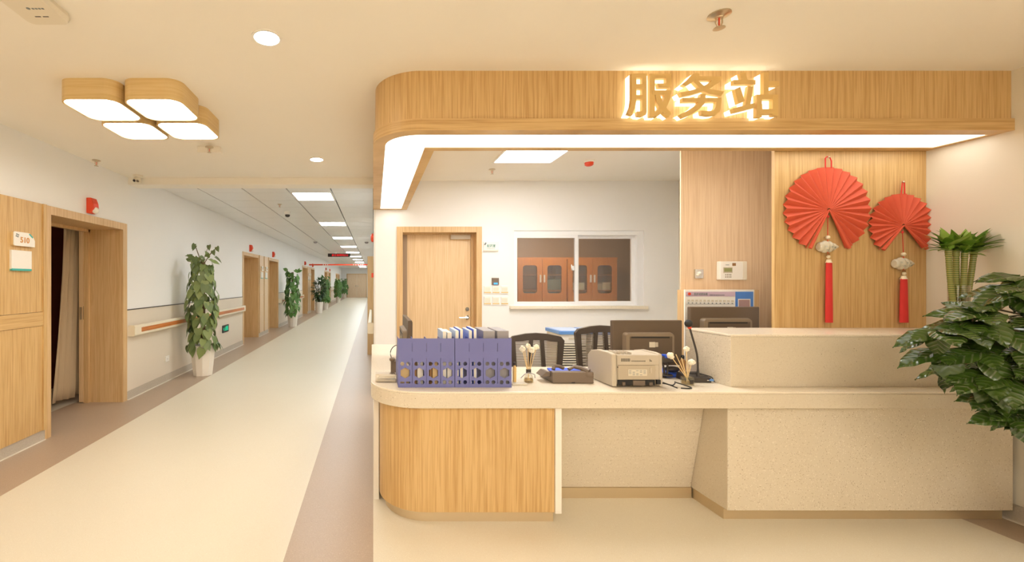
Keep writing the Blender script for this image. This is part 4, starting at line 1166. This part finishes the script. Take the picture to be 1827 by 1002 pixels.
for (bx, by), (tx, ty), dy in stalks:
    Yv = vy+dy
    b0 = Vector(P(bx, by, Yv)); t1 = Vector(P(tx, ty, Yv)); mid = (b0+t1)/2+Vector((.006 if tx > bx else -.010, 0, 0))
    pts = []; rs_ = []
    for k in range(60):
        u = k/59; q = (1-u)**2*b0 + 2*u*(1-u)*mid + u*u*t1
        pts.append(tuple(q)); rs_.append((.0125 if u < .9 else .0138)*(1.0+.06*(1 if k % 3 == 0 else 0)))
    part('stalk', MB().tube(pts, rs_, 12), 'bamboo', t, smooth=True)
    for k in range(26):
        az = rnd.uniform(0, 2*PI); el = rnd.uniform(-.1, 1.3)
        d = (math.cos(az)*math.cos(el), math.sin(az)*math.cos(el)*.8, math.sin(el)+.12)
        put_leaf(blm, t, org, tuple(t1+Vector((0, 0, rnd.uniform(-.01, .035)))), d, (-math.cos(az)*.4, -math.sin(az)*.4, 1), rnd.uniform(.09, .125))

# big glossy plant at the right edge of the view
def big_leaf(name, wav=0.0):
    vs = []; fs = []
    st = [(0, .03), (.12, .17), (.28, .27), (.45, .30), (.62, .27), (.78, .18), (.90, .08), (1.0, .0)]
    for k, (yy, hw) in enumerate(st):
        z = -.22*yy*yy; wv_ = .030*math.sin(k*2.3+wav)
        vs += [(0, yy, z), (hw*.55, yy+.02, z+.05*(hw/.3)+wv_*.5), (hw, yy-.01, z+.015+wv_), (-hw*.55, yy+.02, z+.05*(hw/.3)-wv_*.4), (-hw, yy-.01, z+.015-wv_)]
    for k in range(len(st)-1):
        a, b = 5*k, 5*k+5
        fs += [(a, a+1, b+1, b), (a+1, a+2, b+2, b+1), (a, b, b+3, a+3), (a+3, b+3, b+4, a+4)]
    me = MB().add([(v[0]*.155, v[1]*.155, v[2]*.155) for v in vs], fs).mesh(name, 'leaf_big', True)
    return me
bl = [big_leaf('leaf', 0), big_leaf('leaf', 1.7), big_leaf('leaf', 3.1)]
px0, py0 = 3.40, 1.90
t = thing('bushy_plant', 'large glossy broad-leaved plant leaning in at the right edge in front of the stone desk', 'plant', (px0, py0, 0))
org = (px0, py0, 0)
part('planter', MB().lathe([(.13, 0), (.18, .38), (.168, .38), (.16, .33)], (px0, py0, 0), 12), 'pot', t)
part('soil', MB().lathe([(.15, .32), (.16, .34)], (px0, py0, 0), 16), 'soil', t)
rnd = random.Random(21)
stem = MB()
# branch tips traced through the crown volume (relative to the plant's base), each carries a whorl of leaves
tips = []
for k in range(25):
    for _ in range(60):
        az = rnd.uniform(0, 2*PI); el = rnd.uniform(-.55, 1.0)
        rr = rnd.uniform(.35, 1.0)
        c = math.sqrt(max(0, 1-el*el))
        q = Vector((-.24+.42*rr*c*math.cos(az), .42*rr*c*math.sin(az), 1.06+.37*rr*el))
        q.x = min(q.x, .12)
        if all((q-o).length > .11 for o in tips): break
    tips.append(q)
# the drooping spread towards the desk
tips = tips + [Vector((-.62, .02, 1.16)), Vector((-.55, .06, 1.07)), Vector((-.46, -.02, .97)), Vector((-.50, .0, 1.20)), Vector((-.40, .05, 1.27)),
         Vector((-.36, -.04, .80)), Vector((-.30, -.05, .90)), Vector((-.28, .0, 1.34)), Vector((-.34, -.08, 1.1)), Vector((-.20, -.08, .76))]
tips = [q if k < 25 else q+Vector((-.25, 0, 0)) for k, q in enumerate(tips)]
tips += [Vector(v) for v in ((-.62,0,.88), (-.68,-.05,.97), (-.55,.02,.85), (-.58,-.08,1.02), (-.70,0,1.07), (-.50,-.1,.93), (-.62,.05,1.13), (-.55,0,1.35), (-.46,.05,1.40), (-.70,0,1.24), (-.52,-.06,1.22), (-.60,.04,1.0), (-.45,0,.80), (-.64,-.02,1.17))]
nl = 0
for q in tips:
    base = Vector((rnd.uniform(-.03, .03), rnd.uniform(-.03, .03), .35))
    mid = Vector((q.x*.35, q.y*.35, max(.7, q.z-.1)))
    stem.tube([tuple(base+Vector(org)), tuple(mid+Vector(org)), tuple(q+Vector(org))], [.009, .007, .004], 5)
    for j in range(6):
        if nl >= 290: break
        az = j*2.4+rnd.uniform(-.3, .3)
        out = Vector((q.x, q.y, 0)).normalized() if (q.x*q.x+q.y*q.y) > .001 else Vector((0, 0, 1))
        d = Vector((math.cos(az), math.sin(az), 0))*.75 + out*.75 + Vector((0, 0, rnd.uniform(-.75, .1)))
        nr = Vector((0, 0, 1)) + out*.35 + Vector((rnd.uniform(-.25, .25), rnd.uniform(-.25, .25)-.3, 0))
        put_leaf(bl[j % 3], t, (0,0,0), q, d, nr, rnd.uniform(.7, 1.15)); nl += 1
part('branches', stem, 'stem', t)

# =================================================================== THINGS ON THE COUNTER
# file organisers
YO = 2.497
def organiser(xa_, xb_, label, gap_left):
    x0, x1 = PX(xa_, YO), PX(xb_, YO); z0, z1 = CT1+.0005, PZ(603.5, YO)
    wdt = x1-x0
    t = thing('file_organiser', label, 'file organiser', ((x0+x1)/2, YO, z0), 'blue-violet file organisers')
    holes = []
    cw = wdt/4; u = cw/139.0          # crop pixels per column
    def HZ(c): return z0+(730-c)*u
    for c in range(4):
        cx_ = x0+cw*(c+.5)
        for dx in (-.21, .21):
            holes.append(ngon(cx_+dx*cw, HZ(497), .155*cw, 6, 0))
            if not (gap_left and c == 0): holes.append(ngon(cx_+dx*cw, HZ(678), .155*cw, 6, 0))
            else: holes.append([(cx_+dx*cw-.15*cw, HZ(690)), (cx_+dx*cw+.15*cw, HZ(690)), (cx_+dx*cw+.15*cw, HZ(672)), (cx_+dx*cw-.15*cw, HZ(672))])
        holes.append(ngon(cx_, HZ(587), .385*cw, 6, PI/2, 1, 1.0))
        if c < 3:
            sx_ = x0+cw*(c+1)
            for a, b in ((293, 375), (440, 690)):
                holes.append([(sx_-.002, HZ(b)), (sx_+.002, HZ(b)), (sx_+.002, HZ(a)), (sx_-.002, HZ(a))])
    o = part_me('front_panel', plate('front_panel', [(x0, z0), (x1, z0), (x1, z1), (x0, z1)], holes, .004, 'purple', 'y', YO, loc=t.location), t)
    for c in range(5):
        xx = x0+(wdt-.003)*c/4
        part('divider', MB().prism([(YO+.004, z0+.003), (YO+.25, z0+.003), (YO+.25, z0+.12), (YO+.10, z1), (YO+.004, z1)], xx, xx+.003, 'x'), 'purple', t)
    part('base_panel', MB().box(x0, x1, YO+.004, YO+.25, z0, z0+.003), 'purple', t)
    return x0, x1, z0+.0035
ox0, ox1, oz = organiser(710.5, 811, 'blue-violet hexagon-perforated file organiser at the rounded end of the counter', True)
px0_, px1_, oz = organiser(812, 912.8, 'blue-violet hexagon-perforated file organiser next to the reed diffuser', False)
cw = (ox1-ox0)/4
def slot_x(k): return (ox0+cw*k) if k < 4 else (px0_+cw*(k-4))
def folder(k, off, wdt, top, mat, label, cat='folder', edge=None, y0=.03, dep=.19, tilt=0.0):
    x = slot_x(k)+off; z0 = oz
    t = thing('folder' if cat == 'folder' else 'box_file', label, cat, (x+wdt/2, YO+.12, z0), 'files in the organisers')
    ya, yb = YO+y0, YO+y0+dep
    part('cover', MB().prism([(x, z0), (x+wdt, z0), (x+wdt-tilt, top), (x-tilt, top)], ya, yb, 'y'), mat, t, bevel=.0015)
    if edge: part('page_block', MB().prism([(x+.003, z0+.004), (x+wdt-.003, z0+.004), (x+wdt-.003-tilt, top+.0008), (x+.003-tilt, top+.0008)], ya-.002, yb-.01, 'y'), edge, t)
T = PZ(591, YO+.03)
folder(0, .012, .055, oz+.105, 'tan', 'short yellow-tan stack in the leftmost slot of the organisers', 'papers')
folder(1, .010, .018, oz+.235, 'brown', 'brown folder in the second slot, seen through the hexagons')
folder(1, .032, .034, oz+.245, 'paper', 'cream papers beside the brown folder in the second slot', 'papers')
folder(2, .006, .014, oz+.24, 'tan', 'tan folder at the near-corner side of the third slot')
folder(2, .024, .012, oz+.245, 'brown', 'dark brown folder in the middle of the third slot')
folder(2, .040, .030, oz+.24, 'tan', 'thicker tan folder in the third slot')
folder(3, .016, .024, T, 'bluepale', 'pale blue-edged white folder, first to rise above the organisers', edge='paper')
folder(3, .045, .026, T-.006, 'paper', 'plain white folder rising above the organisers beside the pale blue one')
folder(4, .006, .022, T+.004, 'bluepale', 'white folder with pale blue cover at the joint between the organisers', edge='paper')
folder(4, .032, .022, T+.010, 'blue', 'bright blue folder with white pages in the fifth slot', edge='paper')
folder(5, .004, .020, T+.004, 'bluepale', 'white folder between the two bright blue ones', edge='paper')
folder(5, .030, .022, T+.012, 'blue', 'bright blue folder with white pages next to the grey box files', edge='paper')
folder(6, .008, .068, PZ(590, YO+.03), 'grey', 'grey box file in the seventh slot beside the blue folder', 'box file', dep=.22)
folder(7, .008, .068, PZ(590, YO+.03), 'grey', 'grey box file in the last slot next to the reed diffuser', 'box file', dep=.22)

# telephone (seen from behind)
Y = 2.594
x0, x1 = PX(986, Y), PX(1060, Y); z0 = CT1+.0005
t = thing('telephone', 'taupe desk telephone seen from behind, beside the printer', 'telephone', ((x0+x1)/2, Y+.06, z0))
part('base', MB().prism([(Y, z0), (Y+.004, z0+.068), (Y+.03, z0+.072), (Y+.20, z0+.02), (Y+.20, z0)], x0, x1, 'x'), 'phone', t, bevel=.005)
part('side_wing', MB().prism([(x0-.055, z0+.035), (x0, z0+.035), (x0, z0+.062), (x0-.025, z0+.065)], Y+.03, Y+.13, 'y'), 'phone', t, bevel=.004)
hs = MB().tube([(x0+.025, Y+.05, z0+.075), (x0+.035, Y+.06, z0+.094), (x0+.07, Y+.075, z0+.09), (x0+.10, Y+.08, z0+.078)], [.012, .011, .010, .012], 8)
part('handset_grip', hs, 'phone', t, smooth=True)
hs = MB().tube([(x0+.115, Y+.04, z0+.078), (x0+.15, Y+.05, z0+.092), (x0+.19, Y+.045, z0+.085), (x0+.225, Y+.01, z0+.068)], [.010, .011, .013, .020], 8)
part('handset', hs, 'phone', t, smooth=True)
part('earpiece', MB().lathe([(.024, 0), (.026, .012), (.02, .024)], (x0+.225, Y+.012, z0+.045), 16), 'phone', t, smooth=True)
part('socket_notch', MB().box((x0+x1)/2-.01, (x0+x1)/2+.01, Y-.001, Y+.002, z0+.002, z0+.008), 'black', t)
# blue folders lying flat
single('document_folder', 'blue folder lying flat on the counter behind the telephone', 'folder', MB().prism([(PX(976, 3.02), 3.02), (PX(988, 2.80), 2.80), (PX(1046, 2.80), 2.80), (PX(1044, 3.02), 3.02)], CT1+.0005, CT1+.012), 'blue', (1.25, 2.9, CT1), bevel=.002)
single('document_folder', 'blue folder lying flat between the printer and the information board', 'folder', MB().box(PX(1182, 2.8), PX(1226, 2.8), 2.76, 3.02, CT1+.0005, CT1+.014), 'blue', (1.95, 2.9, CT1), bevel=.002)
single('glossy_case', 'dark glossy case lying on the blue folder near the second diffuser', 'case', MB().ball((1.99, 2.86, CT1+.034), .05, 12, 8, (1.0, .7, .38)), 'dark', (1.99, 2.86, CT1+.014), smooth=True)

# printer
t = thing('printer', 'beige desktop laser printer seen from behind on the counter', 'printer', (1.54, 2.64, CT1))
x0, x1 = 1.392, 1.687; y0, y1 = 2.50, 2.79; zb = CT1+.0005; zt = PZ(632, y0)
side = [(y0, zb+.004), (y0+.006, zt), (y0+.05, zt+.006), (y0+.17, zt+.004), (y0+.25, zt-.012), (y1, zt-.045), (y1, zb+.04), (y1-.03, zb)]
part('side_cover', MB().prism(side, x0, x0+.028, 'x'), 'printer', t, bevel=.006, seg=3)
part('side_cover', MB().prism(side, x1-.02, x1, 'x'), 'printer', t, bevel=.006, seg=3)
part('body', MB().prism([(y0+.006, zb+.045), (y0+.006, zt-.004), (y0+.17, zt-.002), (y1-.02, zt-.03), (y1-.02, zb+.01), (y0+.03, zb+.01)], x0+.0285, x1-.0205, 'x'), 'printer', t)
Yq = y0+.004
part('upper_rear_panel', MB().box(x0+.030, x1-.022, y0+.001, y0+.006, zb+.13, zt-.006), 'printer', t, bevel=.002)
vt = MB()
for k in range(9): vt.box(x0+.052+k*.006, x0+.054+k*.006, y0-.0005, y0+.002, zb+.150, zb+.168)
for k in range(14): vt.box(x0+.112+k*.006, x0+.114+k*.006, y0-.0005, y0+.002, zb+.150, zb+.156)
for k in range(3): vt.box(x0+.218+k*.005, x0+.2195+k*.005, y0-.0005, y0+.002, zb+.150, zb+.164-.004*k)
part('vent_slots', vt, 'black', t)
part('rear_door', MB().box(x0+.032, x1-.045, y0-.003, y0+.006, zb+.045, zb+.128), 'printer2', t, bevel=.003)
part('door_latch', MB().box(x1-.078, x1-.068, y0-.006, y0-.003, zb+.085, zb+.115), 'printer', t)
part('rating_label', MB().box(x0+.09, x0+.20, y0-.0045, y0-.0028, zb+.068, zb+.105), 'label', t, label='pale rating label')
lb = MB()
for q in range(4): 
    for k in range(5): 
        if (k*7+q*3) % 4: lb.box(x0+.094+k*.021, x0+.108+k*.021, y0-.005, y0-.0044, zb+.072+q*.008, zb+.075+q*.008)
part('label_print', lb, 'greytext', t)
part('rear_opening', MB().box(x0+.034, x1-.045, y0+.004, y0+.0065, zb+.012, zb+.043), 'black', t)
br = MB().box(x0+.12, x0+.19, y0-.002, y0+.006, zb+.010, zb+.040).box(x0+.06, x0+.075, y0-.001, y0+.006, zb+.010, zb+.030).box(x0+.215, x0+.235, y0-.001, y0+.006, zb+.010, zb+.028)
part('opening_bracket', br, 'phone', t)
part('screw', MB().lathe([(.004, -.002), (.004, 0)], (x0+.031, y0, zb+.118), 8, 'y'), 'dark', t)
part('screw', MB().lathe([(.004, -.002), (.004, 0)], (x1-.05, y0, zb+.118), 8, 'y'), 'dark', t)
rg = MB()
for k in range(5): rg.box(x0+.03+k*.022, x0+.036+k*.022, y0+.02, y0+.10, zt-.002, zt+.008)
part('paper_guide_ribs', rg, 'printer', t)
part('power_socket', MB().box(x1-.040, x1-.018, y0-.008, y0+.004, zb+.02, zb+.045), 'black', t)

# monitors
def monitor(cx_, Yc, w_, ztop, hgt, label, rz=0):
    t = thing('monitor', label, 'monitor', (cx_, Yc, CT1), None, rz, world=False)
    z1 = ztop-CT1; z0_ = z1-hgt
    part('casing', MB().box(-w_/2, w_/2, -.018, .012, z0_, z1), 'mon', t, bevel=.006)
    part('screen', MB().box(-w_/2+.012, w_/2-.012, .012, .015, z0_+.02, z1-.012), 'black', t)
    part('rear_housing', MB().prism(rrect(-w_*.34, w_*.34, z0_+.03, z1-.085, .02, 4), -.048, -.018, 'y', taper=rrect(-w_*.36, w_*.36, z0_+.02, z1-.078, .02, 4)), 'mon_lt', t)
    part('housing_recess', MB().box(-w_*.27, w_*.27, -.050, -.047, z1-.115, z1-.105), 'black', t)
    part('housing_face', MB().box(-w_*.29, w_*.31, -.0495, -.0478, z0_+.04, z1-.104), 'mon', t)
    part('sticker', MB().box(-.008, .03, -.0515, -.0495, z1-.175, z1-.140), 'label', t, label='pale sticker')
    part('sticker_print', MB().box(.032, .05, -.051, -.0495, z1-.172, z1-.142), 'printer', t)
    part('stand', MB().box(-.03, .03, -.045, -.018, .01, z0_+.1), 'mon', t, bevel=.004)
    part('foot', MB().prism(rrect(-.055, .055, -.10, .07, .03, 4), .0005, .012), 'mon', t)
    return t
monitor(PX(1154.5, 2.86), 2.875, .466, PZ(571, 2.86), .30, 'dark monitor seen from behind, standing behind the printer')
monitor(PX(1289.5, 3.05), 3.05, .492, PZ(547, 3.03), .31, 'dark monitor seen from behind the raised counter, in front of the call board')
m3 = monitor(.262, 3.30, .56, 1.105, .31, 'grey monitor seen edge-on behind the left file organiser', rz=-PI/2)
# its back faces the corridor

# reed diffusers
def diffuser(px_, base_y, label, heads, square=False, seed=1):
    Y = F*(H-CT1)/(base_y-CY)
    x = PX(px_, Y); z0 = CT1+.0005
    t = thing('reed_diffuser', label, 'reed diffuser', (x, Y, z0), 'reed diffusers on the counter')
    if square:
        part_me('bottle', plate('bottle', rrect(x-.028, x+.028, Y-.024, Y+.024, .006, 3), [rrect(x-.023, x+.023, Y-.019, Y+.019, .004, 3)], .045, 'clear', 'z', z0, loc=t.location), t, 'clear square glass bottle')
        part('neck', MB().lathe([(.028, 0), (.011, .008), (.011, .028)], (x, Y, z0+.045), 14), 'clear', t, smooth=True)
        part('liquid', MB().box(x-.022, x+.022, Y-.018, Y+.018, z0+.003, z0+.022), 'water', t)
        part('label_tag', MB().box(x-.002, x+.018, Y-.0255, Y-.0242, z0+.008, z0+.032), 'dark', t, label='dark label')
        zn = z0+.06
    else:
        part('bottle', MB().lathe([(.028, 0), (.030, .01), (.022, .04), (.012, .055), (.012, .07)], (x, Y, z0), 18), 'clear', t, smooth=True, label='clear glass bottle')
        part('collar', MB().lathe([(.015, .055), (.015, .078)], (x, Y, z0), 14), 'dark', t, smooth=True, label='dark ribbon collar')
        part('ribbon_tail', MB().tube([(x, Y-.014, z0+.06), (x-.03, Y-.02, z0+.052), (x-.055, Y-.022, z0+.028)], .003, 5).tube([(x, Y-.014, z0+.06), (x+.03, Y-.02, z0+.05), (x+.032, Y-.02, z0+.028)], .003, 5), 'grey', t)
        part('liquid', MB().lathe([(.025, .003), (.026, .012), (.023, .022)], (x, Y, z0), 16), 'water', t, smooth=True)
        zn = z0+.06
    for i, (hx, hy, fl_) in enumerate(heads):
        tip = Vector(P(hx, hy, Y+.012*((i % 3)-1)))
        base = Vector((x+(x-tip.x)*.15, Y, z0+.012))
        part('reed', MB().tube([tuple(base), tuple(tip)], .0024, 6), 'reed', t)
        if fl_:
            fm = MB(); rn = random.Random(seed+i)
            for k in range(16):
                v = Vector((rn.gauss(0, 1), rn.gauss(0, 1), rn.gauss(0, 1))).normalized()*fl_*.55
                fm.ball(tuple(tip+v), fl_*.6, 7, 5)
            part('dried_flower', fm, 'flower', t, smooth=True, label='cream dried flower head')
diffuser(943, 681, 'round reed diffuser with cream flower heads between organiser and telephone', [(932, 622, .018), (942, 617, .015), (957, 619, .016), (949, 624, .018), (936, 625, .0)], False, 3)
diffuser(1226, 685.5, 'square glass reed diffuser beside the gooseneck microphone', [(1196.5, 634, .019), (1206, 632, 0), (1216, 638, 0), (1224.5, 622, .015), (1234, 646, .018), (1229, 650, 0)], True, 9)

# gooseneck microphone
Y = 2.615
x0, x1 = PX(1232, Y), PX(1270, Y); z0 = CT1+.0005
t = thing('microphone', 'black gooseneck desk microphone beside the raised counter block', 'microphone', ((x0+x1)/2, Y+.06, z0))
part('base', MB().prism([(Y, z0), (Y+.002, z0+.030), (Y+.12, z0+.045), (Y+.13, z0)], x0, x1, 'x'), 'dark', t, bevel=.004)
part('button', MB().box(x0+.10, x0+.125, Y-.002, Y+.01, z0+.012, z0+.018), 'chrome', t)
gx = PX(1252, Y)
gn = [(gx, Y+.03, z0+.03), (gx-.001, Y+.03, PZ(660, Y)), (PX(1250.5, Y), Y+.028, PZ(640, Y)), (PX(1247, Y), Y+.024, PZ(625, Y)), (PX(1240, Y), Y+.02, PZ(603, Y)), (PX(1233.5, Y), Y+.015, PZ(584, Y))]
part('gooseneck', MB().tube(smooth_path(gn), [.011, .010, .009, .008, .007]+[.0055]*21, 10), 'dark', t, smooth=True)
part('ring', MB().tube([(PX(1234, Y), Y+.015, PZ(586, Y)), (PX(1232.5, Y), Y+.014, PZ(582, Y))], .010, 12), 'red', t, label='red light ring')
part('foam_head', MB().ball((PX(1231, Y), Y+.012, PZ(577, Y)), .022, 14, 10, (1, 1, 1.05)), 'black', t, smooth=True, label='dark foam windshield')
part('plug', MB().tube([(x1-.012, Y-.004, z0+.018), (x1+.004, Y-.006, z0+.016)], .007, 8), 'bluelid', t, label='blue plug')
part('cable', MB().tube(smooth_path([(x1+.004, Y-.006, z0+.014), (x1+.008, Y-.01, z0+.010), (x1+.009, Y-.0, z0+.014), (x1+.012, Y+.02, z0+.030), (x1-.04, Y+.03, z0+.046), (x1-.10, Y+.04, z0+.048), (x0+.01, Y+.06, z0+.049)]), .0035, 6), 'black', t, smooth=True)

# cables beside the printer, scanner, marker
def ctr(pts, r=.0035): return MB().tube(smooth_path(pts), r, 6)
single('cable', 'black cable curling out of the back of the printer', 'cable', ctr([(1.684, 2.498, CT1+.03), (1.72, 2.47, CT1+.02), (1.76, 2.50, CT1+.03), (1.79, 2.54, CT1+.02), (1.84, 2.49, CT1+.004), (1.81, 2.46, CT1+.004), (1.77, 2.47, CT1+.004)]), 'black', (1.75, 2.5, CT1), smooth=True)
single('cable', 'second black cable lying short on the counter beside the printer', 'cable', ctr([(1.684, 2.505, CT1+.024), (1.71, 2.49, CT1+.02), (1.75, 2.47, CT1+.004)]), 'black', (1.71, 2.49, CT1), smooth=True)
Y = 2.74
t = thing('barcode_scanner', 'dark hand scanner with blue top resting behind the printer', 'scanner', (PX(1190, Y), Y, CT1))
part('head', MB().box(PX(1182, Y), PX(1203, Y), Y, Y+.06, PZ(648, Y), PZ(636, Y)), 'dark', t, bevel=.008)
part('cap', MB().box(PX(1186, Y), PX(1196, Y), Y-.004, Y+.04, PZ(638.5, Y), PZ(633, Y)), 'blue', t, bevel=.003, label='blue cap')
part('stand', MB().tube([(PX(1188, Y), Y+.03, PZ(648, Y)), (PX(1190, Y), Y+.02, CT1+.02)], .006, 8).tube([(PX(1197, Y), Y+.03, PZ(648, Y)), (PX(1194, Y), Y+.02, CT1+.02)], .006, 8), 'dark', t)
part('foot', MB().lathe([(.04, 0), (.035, .008)], (PX(1192, Y), Y+.02, CT1+.0142), 18), 'dark', t)
Y = 2.79
t = thing('spray_bottle', 'small dark brown bottle standing behind the second reed diffuser', 'bottle', (PX(1218, Y), Y, CT1))
part('body', MB().lathe([(.016, 0), (.017, .01), (.017, .10), (.009, .115)], (PX(1218, Y), Y, CT1+.0005), 16), 'brown', t, smooth=True)
part('cap', MB().lathe([(.010, .1155), (.010, .135), (.004, .14)], (PX(1218, Y), Y, CT1+.0005), 14), 'black', t, smooth=True)
Y = 2.60
t = thing('amber_bottle', 'slim amber bottle between the organiser and the round diffuser', 'bottle', (PX(917.5, Y), Y, CT1))
part('body', MB().lathe([(.010, 0), (.011, .01), (.011, .095), (.006, .11)], (PX(918, Y), Y, CT1+.0005), 14), 'gold', t, smooth=True)
part('cap', MB().lathe([(.008, .11), (.008, .128)], (PX(918, Y), Y, CT1+.0005), 12), 'dark', t, smooth=True)
single('note_pad', 'small pinkish note pad lying beside the second organiser', 'note pad', MB().box(PX(914, 2.55), PX(941, 2.55), 2.545, 2.62, CT1+.0005, CT1+.010), 'label', (.85, 2.58, CT1), bevel=.001)

# left end: acrylic box and headset
Y = 2.62
t = thing('card_box', 'clear acrylic card box at the rounded end of the counter', 'box', (PX(690, Y), Y, CT1))
a, b = PX(670, Y), PX(708, Y)
part('box', MB().box(a, b, Y, Y+.08, CT1+.0005, CT1+.052), 'acryl', t, bevel=.002)
part('cards', MB().box(a+.008, b-.008, Y+.01, Y+.07, CT1+.004, CT1+.014).box(a+.02, b-.01, Y+.015, Y+.065, CT1+.030, CT1+.036), 'label', t)
Y = 2.86
t = thing('headset', 'thin black wire headset standing by the left organiser', 'headset', (PX(702, Y), Y, CT1))
cx_, cz_ = PX(712, Y), PZ(630, Y)
part('headband', MB().tube([(cx_+.058*math.cos(a), Y, cz_+.058*math.sin(a)) for a in [PI*.35+k*PI*.1 for k in range(10)]], .003, 6), 'dark', t, smooth=True)
part('ear_cushion', MB().lathe([(.014, 0), (.02, .008), (.02, .018), (.012, .024)], (cx_-.045, Y-.01, cz_-.05), 14), 'phone', t, smooth=True)
part('foot', MB().box(cx_-.055, cx_-.02, Y-.02, Y+.03, CT1+.0005, cz_-.05), 'phone', t, bevel=.005)

# =================================================================== CHAIRS AND CARTS
def office_chair(x, y, ztop, label, rz=0, w_=.44):
    t = thing('office_chair', label, 'chair', (x, y, 0), 'mesh-back office chairs', rz, world=False)
    # backrest in local coords: seat towards -y, the back at y=+.02
    hb = .46; z1 = ztop; z0_ = z1-hb
    outer = [(-w_*.42, z0_), (w_*.42, z0_), (w_*.50, z1-.06), (w_*.44, z1-.028), (w_*.2, z1-.006), (0, z1), (-w_*.2, z1-.006), (-w_*.44, z1-.028), (-w_*.50, z1-.06)]
    def xl(z, s): return s*(w_*.42+(w_*.08)*(z-z0_)/(hb-.06))
    t_ = .036; zt_ = z1-.050
    zl, zh = z0_+.04, zt_
    # mesh openings: left, centre, right, with two slanted ribs
    def ribx(z, s): u = (z-z0_)/hb; return s*(.040+.0*u)-.04*(1-u)*0 + s*.030*(1-u)
    hl = [(xl(zl, -1)+t_, zl), (ribx(zl, -1)-.014, zl), (ribx(zh, -1)-.014, zh-.01), (xl(zh, -1)+t_+.012, zh-.02)]
    hc = [(ribx(zl, -1)+.014, zl), (ribx(zl, 1)-.014, zl), (ribx(zh, 1)-.014, zh-.004), (ribx(zh, -1)+.014, zh-.004)]
    hr = [(-p[0], p[1]) for p in hl][::-1]
    part_me('back_frame', plate('back_frame', outer, [hl, hc, hr], .03, 'chair', 'y', .0), t, bevel=.004)
    ms = MB()
    for k in range(30):
        z = zl+(zh-zl)*k/30.0
        a = xl(z, 1)-.02; ms.box(-a, a, .012, .017, z, z+.008)
    part('back_mesh', ms, 'mesh', t, label='horizontally ribbed mesh')
    part('seat', MB().prism(rrect(-.24, .24, -.48, -.02, .07, 5), .44, .51), 'chair', t, bevel=.02, seg=3)
    part('back_bracket', MB().box(-.04, .04, -.06, .03, .42, z0_+.06), 'chair', t, bevel=.006)
    for s in (-1, 1):
        part('armrest', MB().tube([(s*.25, -.1, .47), (s*.29, -.1, .60), (s*.29, -.14, .66), (s*.29, -.36, .66)], .014, 8), 'chair', t, smooth=True)
    part('gas_lift', MB().lathe([(.03, .10), (.03, .30), (.02, .30), (.02, .44)], (0, -.25, 0), 14), 'dark', t, smooth=True)
    for k in range(5):
        a = 2*PI*k/5+.3; ex, ey = .28*math.cos(a), -.25+.28*math.sin(a)
        part('base_arm', MB().tube([(0, -.25, .10), (ex, ey, .075)], [.022, .015], 8), 'chair', t)
        part('caster', MB().lathe([(.028, -.012), (.028, .012)], (ex, ey, .029), 12, 'x'), 'black', t)
    return t
office_chair(PX(958, 3.5), 3.5, PZ(594, 3.5), 'dark mesh-back office chair behind the round reed diffuser', rz=-.06)
office_chair(PX(1093, 3.45), 3.62, PZ(583, 3.5), 'dark mesh-back office chair half hidden behind the printer and monitor', rz=.12, w_=.46)

def cart(x0, x1, y0, y1, label):
    zt = .885
    t = thing('louvred_cart', label, 'cart', ((x0+x1)/2, (y0+y1)/2, 0), 'white carts with blue lids')
    part('body', MB().box(x0+.012, x1-.012, y0+.02, y1, .08, zt-.035), 'offwhite', t)
    part('front_label_panel', MB().box(x0+.012, x1-.012, y0+.012, y0+.02, zt-.125, zt-.035), 'white', t)
    part('label_slot', MB().box(x0+.09, x1-.03, y0+.008, y0+.012, zt-.085, zt-.068), 'label', t)
    n_ = 30; z = zt-.135
    for k in range(n_):
        z2 = z-.024*k
        part('slat', MB().prism([(y0+.004, z2-.011), (y0+.02, z2-.004), (y0+.02, z2+.002), (y0+.004, z2-.004)], x0+.014, x1-.014, 'x'), 'offwhite', t)
    part('slat_backing', MB().box(x0+.014, x1-.014, y0+.0185, y0+.0195, .10, zt-.128), 'dark', t)
    part('lid', MB().prism(rrect(x0-.008, x1+.008, y0-.005, y1+.01, .02, 4), zt-.035, zt), 'bluelid', t, bevel=.004)
    part('lid_top', MB().prism(rrect(x0+.012, x1-.012, y0+.015, y1-.01, .015, 4), zt, zt+.003), 'bluepale', t)
    for cx_ in (x0+.04, x1-.04):
        for cy_ in (y0+.05, y1-.05):
            part('caster', MB().lathe([(.035, -.012), (.035, .012)], (cx_, cy_, .036), 12, 'x').box(cx_-.01, cx_+.01, cy_-.01, cy_+.01, .06, .08), 'black', t)
cart(1.872, 2.150, 4.30, 4.66, 'white louvred cart with a blue lid standing between the two office chairs')
cart(2.180, 2.460, 4.30, 4.66, 'white louvred cart with a blue lid mostly hidden behind the monitor')
